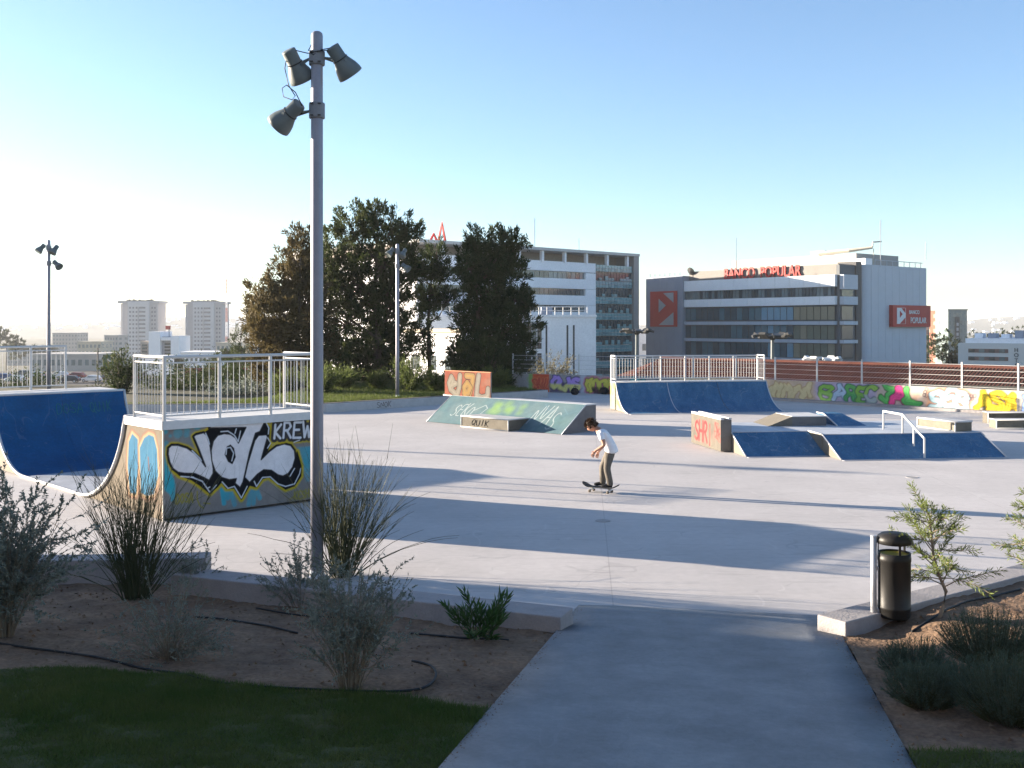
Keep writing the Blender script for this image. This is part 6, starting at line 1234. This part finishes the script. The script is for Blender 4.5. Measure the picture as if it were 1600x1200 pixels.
# bags left at the foot of the graffiti wall
for u_, v_, s_, lab in ((898, 617, 1., 'black backpack lying at the foot of the purple graffiti'), (944, 616, 1.2, 'dark sports bag at the wall foot beside the quarter pipe')):
    p = px(u_, v_, 0); t_ = thing('backpack', lab, 'bag', p, R(-20)); m_ = mat('black bag cloth', (.014, .014, .018), .9, var=.2)
    bm = bmesh.new(); bmesh.ops.create_uvsphere(bm, u_segments=14, v_segments=10, radius=1)
    for v in bm.verts: x, y, z = v.co; v.co = (math.copysign(abs(x) ** .7, x) * .19 * s_ * (1 - .25 * max(z, 0)), math.copysign(abs(y) ** .7, y) * .12 * s_, (math.copysign(abs(z) ** .75, z) + 1) * .17)
    me = bpy.data.meshes.new('bag_body'); bm.to_mesh(me); bm.free(); me.materials.append(m_); link('bag_body', me, t_); MB().tube([(-.05, 0, .33), (-.04, 0, .39), (.04, 0, .39), (.05, 0, .33)], .012, 6).build('strap', m_, t_)
    MB().box((-.11 * s_, -.15 * s_, .04), (.11 * s_, -.10 * s_, .18)).build('pocket', m_, t_, bevel=.02)
# scrub between the half pipe and the car park
for i_, (u, v, Y, w_, h_, lab) in enumerate(((245, 618, 58, 2.0, 2.2, 'dark round bush seen through the near half pipe railing'), (292, 622, 56, 1.6, 1.6, 'low dark bush right of the round one behind the railing'), (345, 618, 60, 2.6, 2.6, 'wide dark bush behind the middle of the half pipe railing'), (410, 616, 58, 2.4, 2.8, 'tall dark bush behind the right end of the railing'), (375, 624, 52, 1.6, 1.3, 'grey leaved bush low behind the railing'), (30, 610, 60, 2.2, 1.5, 'dark low bush under the left platform railing'))):
    p = pd(u, v, Y); r = np.random.default_rng(120 + i_); t_ = thing('shrub', lab, 'bush', p, 0, 'scrub behind the half pipe'); tw = twigs(70, (0, 0, -1.), .55, h_ + 1., .35, 4, 120 + i_); tw = [q * np.array([w_ * .8, w_ * .8, 1]) for q in tw]
    twig_mesh('stems', tw, .014, .004, M_BROOM, t_, 3); P, D = along(tw, 4200, .1, r); leaves('foliage', P + r.normal(0, .12, P.shape), D + r.normal(0, .6, P.shape), .2, .06, M_SILV if 'grey leaved' in lab else M_LF[i_ % 2 * 2], t_)
# --- the building on the left outside the picture whose shadow lies over the foreground
so_ = thing('apartment_building', 'plain pale apartment building left of the picture that shades the foreground, with an added unseen rear wing', 'building', (-31, 23.78, 0), 0)
bx(so_, 'wall', (-14, -60, -1), (0, 0, 6.15), M_CREAM); bx(so_, 'shadow_step_floor', (-14, -60, 6.16), (-.01, -1.0, 7.6), M_CREAM); bx(so_, 'roof_edge', (-14.2, -60.2, 7.61), (.2, -1.0, 7.9), M_WHITEB)  # top storey set back only to shape the edge of the foreground shadow
for i in range(2):
    for k in range(12): f_ = bx(so_, 'window', (-.05, -4.2 - k * 4.6, 1.0 + i * 2.7), (.03, -2.4 - k * 4.6, 2.4 + i * 2.7), M_GLASSD)
bx(so_, 'rear_sky_blocker', (0.02, -60, -1), (52, -38, 10), M_CREAM); bx(so_, 'rear_blocker_edge', (.1, -60.2, 10.01), (52.2, -37.8, 10.4), M_WHITEB)  # unseen wing added behind the camera to dim sky light on facing surfaces
for i in range(2):
    for k in range(11): bx(so_, 'window', (2.5 + k * 4.6, -38.02, 2.6 + i * 3.5), (4.3 + k * 4.6, -37.94, 4.3 + i * 3.5), M_GLASSD)
# --- haze
hzb = kind(MB().box((-5200, -350, -60), (5200, 6500, 60)).build('haze', mat('haze', (1, 1, 1))), 'stuff'); tag(hzb, 'thin pale haze over the whole place', 'haze')
hm_ = bpy.data.materials.new('haze air'); hm_.use_nodes = True; n_ = hm_.node_tree; n_.nodes.clear(); ou = n_.nodes.new('ShaderNodeOutputMaterial'); pv = n_.nodes.new('ShaderNodeVolumePrincipled')
pv.inputs['Color'].default_value = (.90, .93, .97, 1); pv.inputs['Density'].default_value = HAZE; pv.inputs['Anisotropy'].default_value = .1; n_.links.new(pv.outputs[0], ou.inputs['Volume']); hzb.data.materials.clear(); hzb.data.materials.append(hm_)
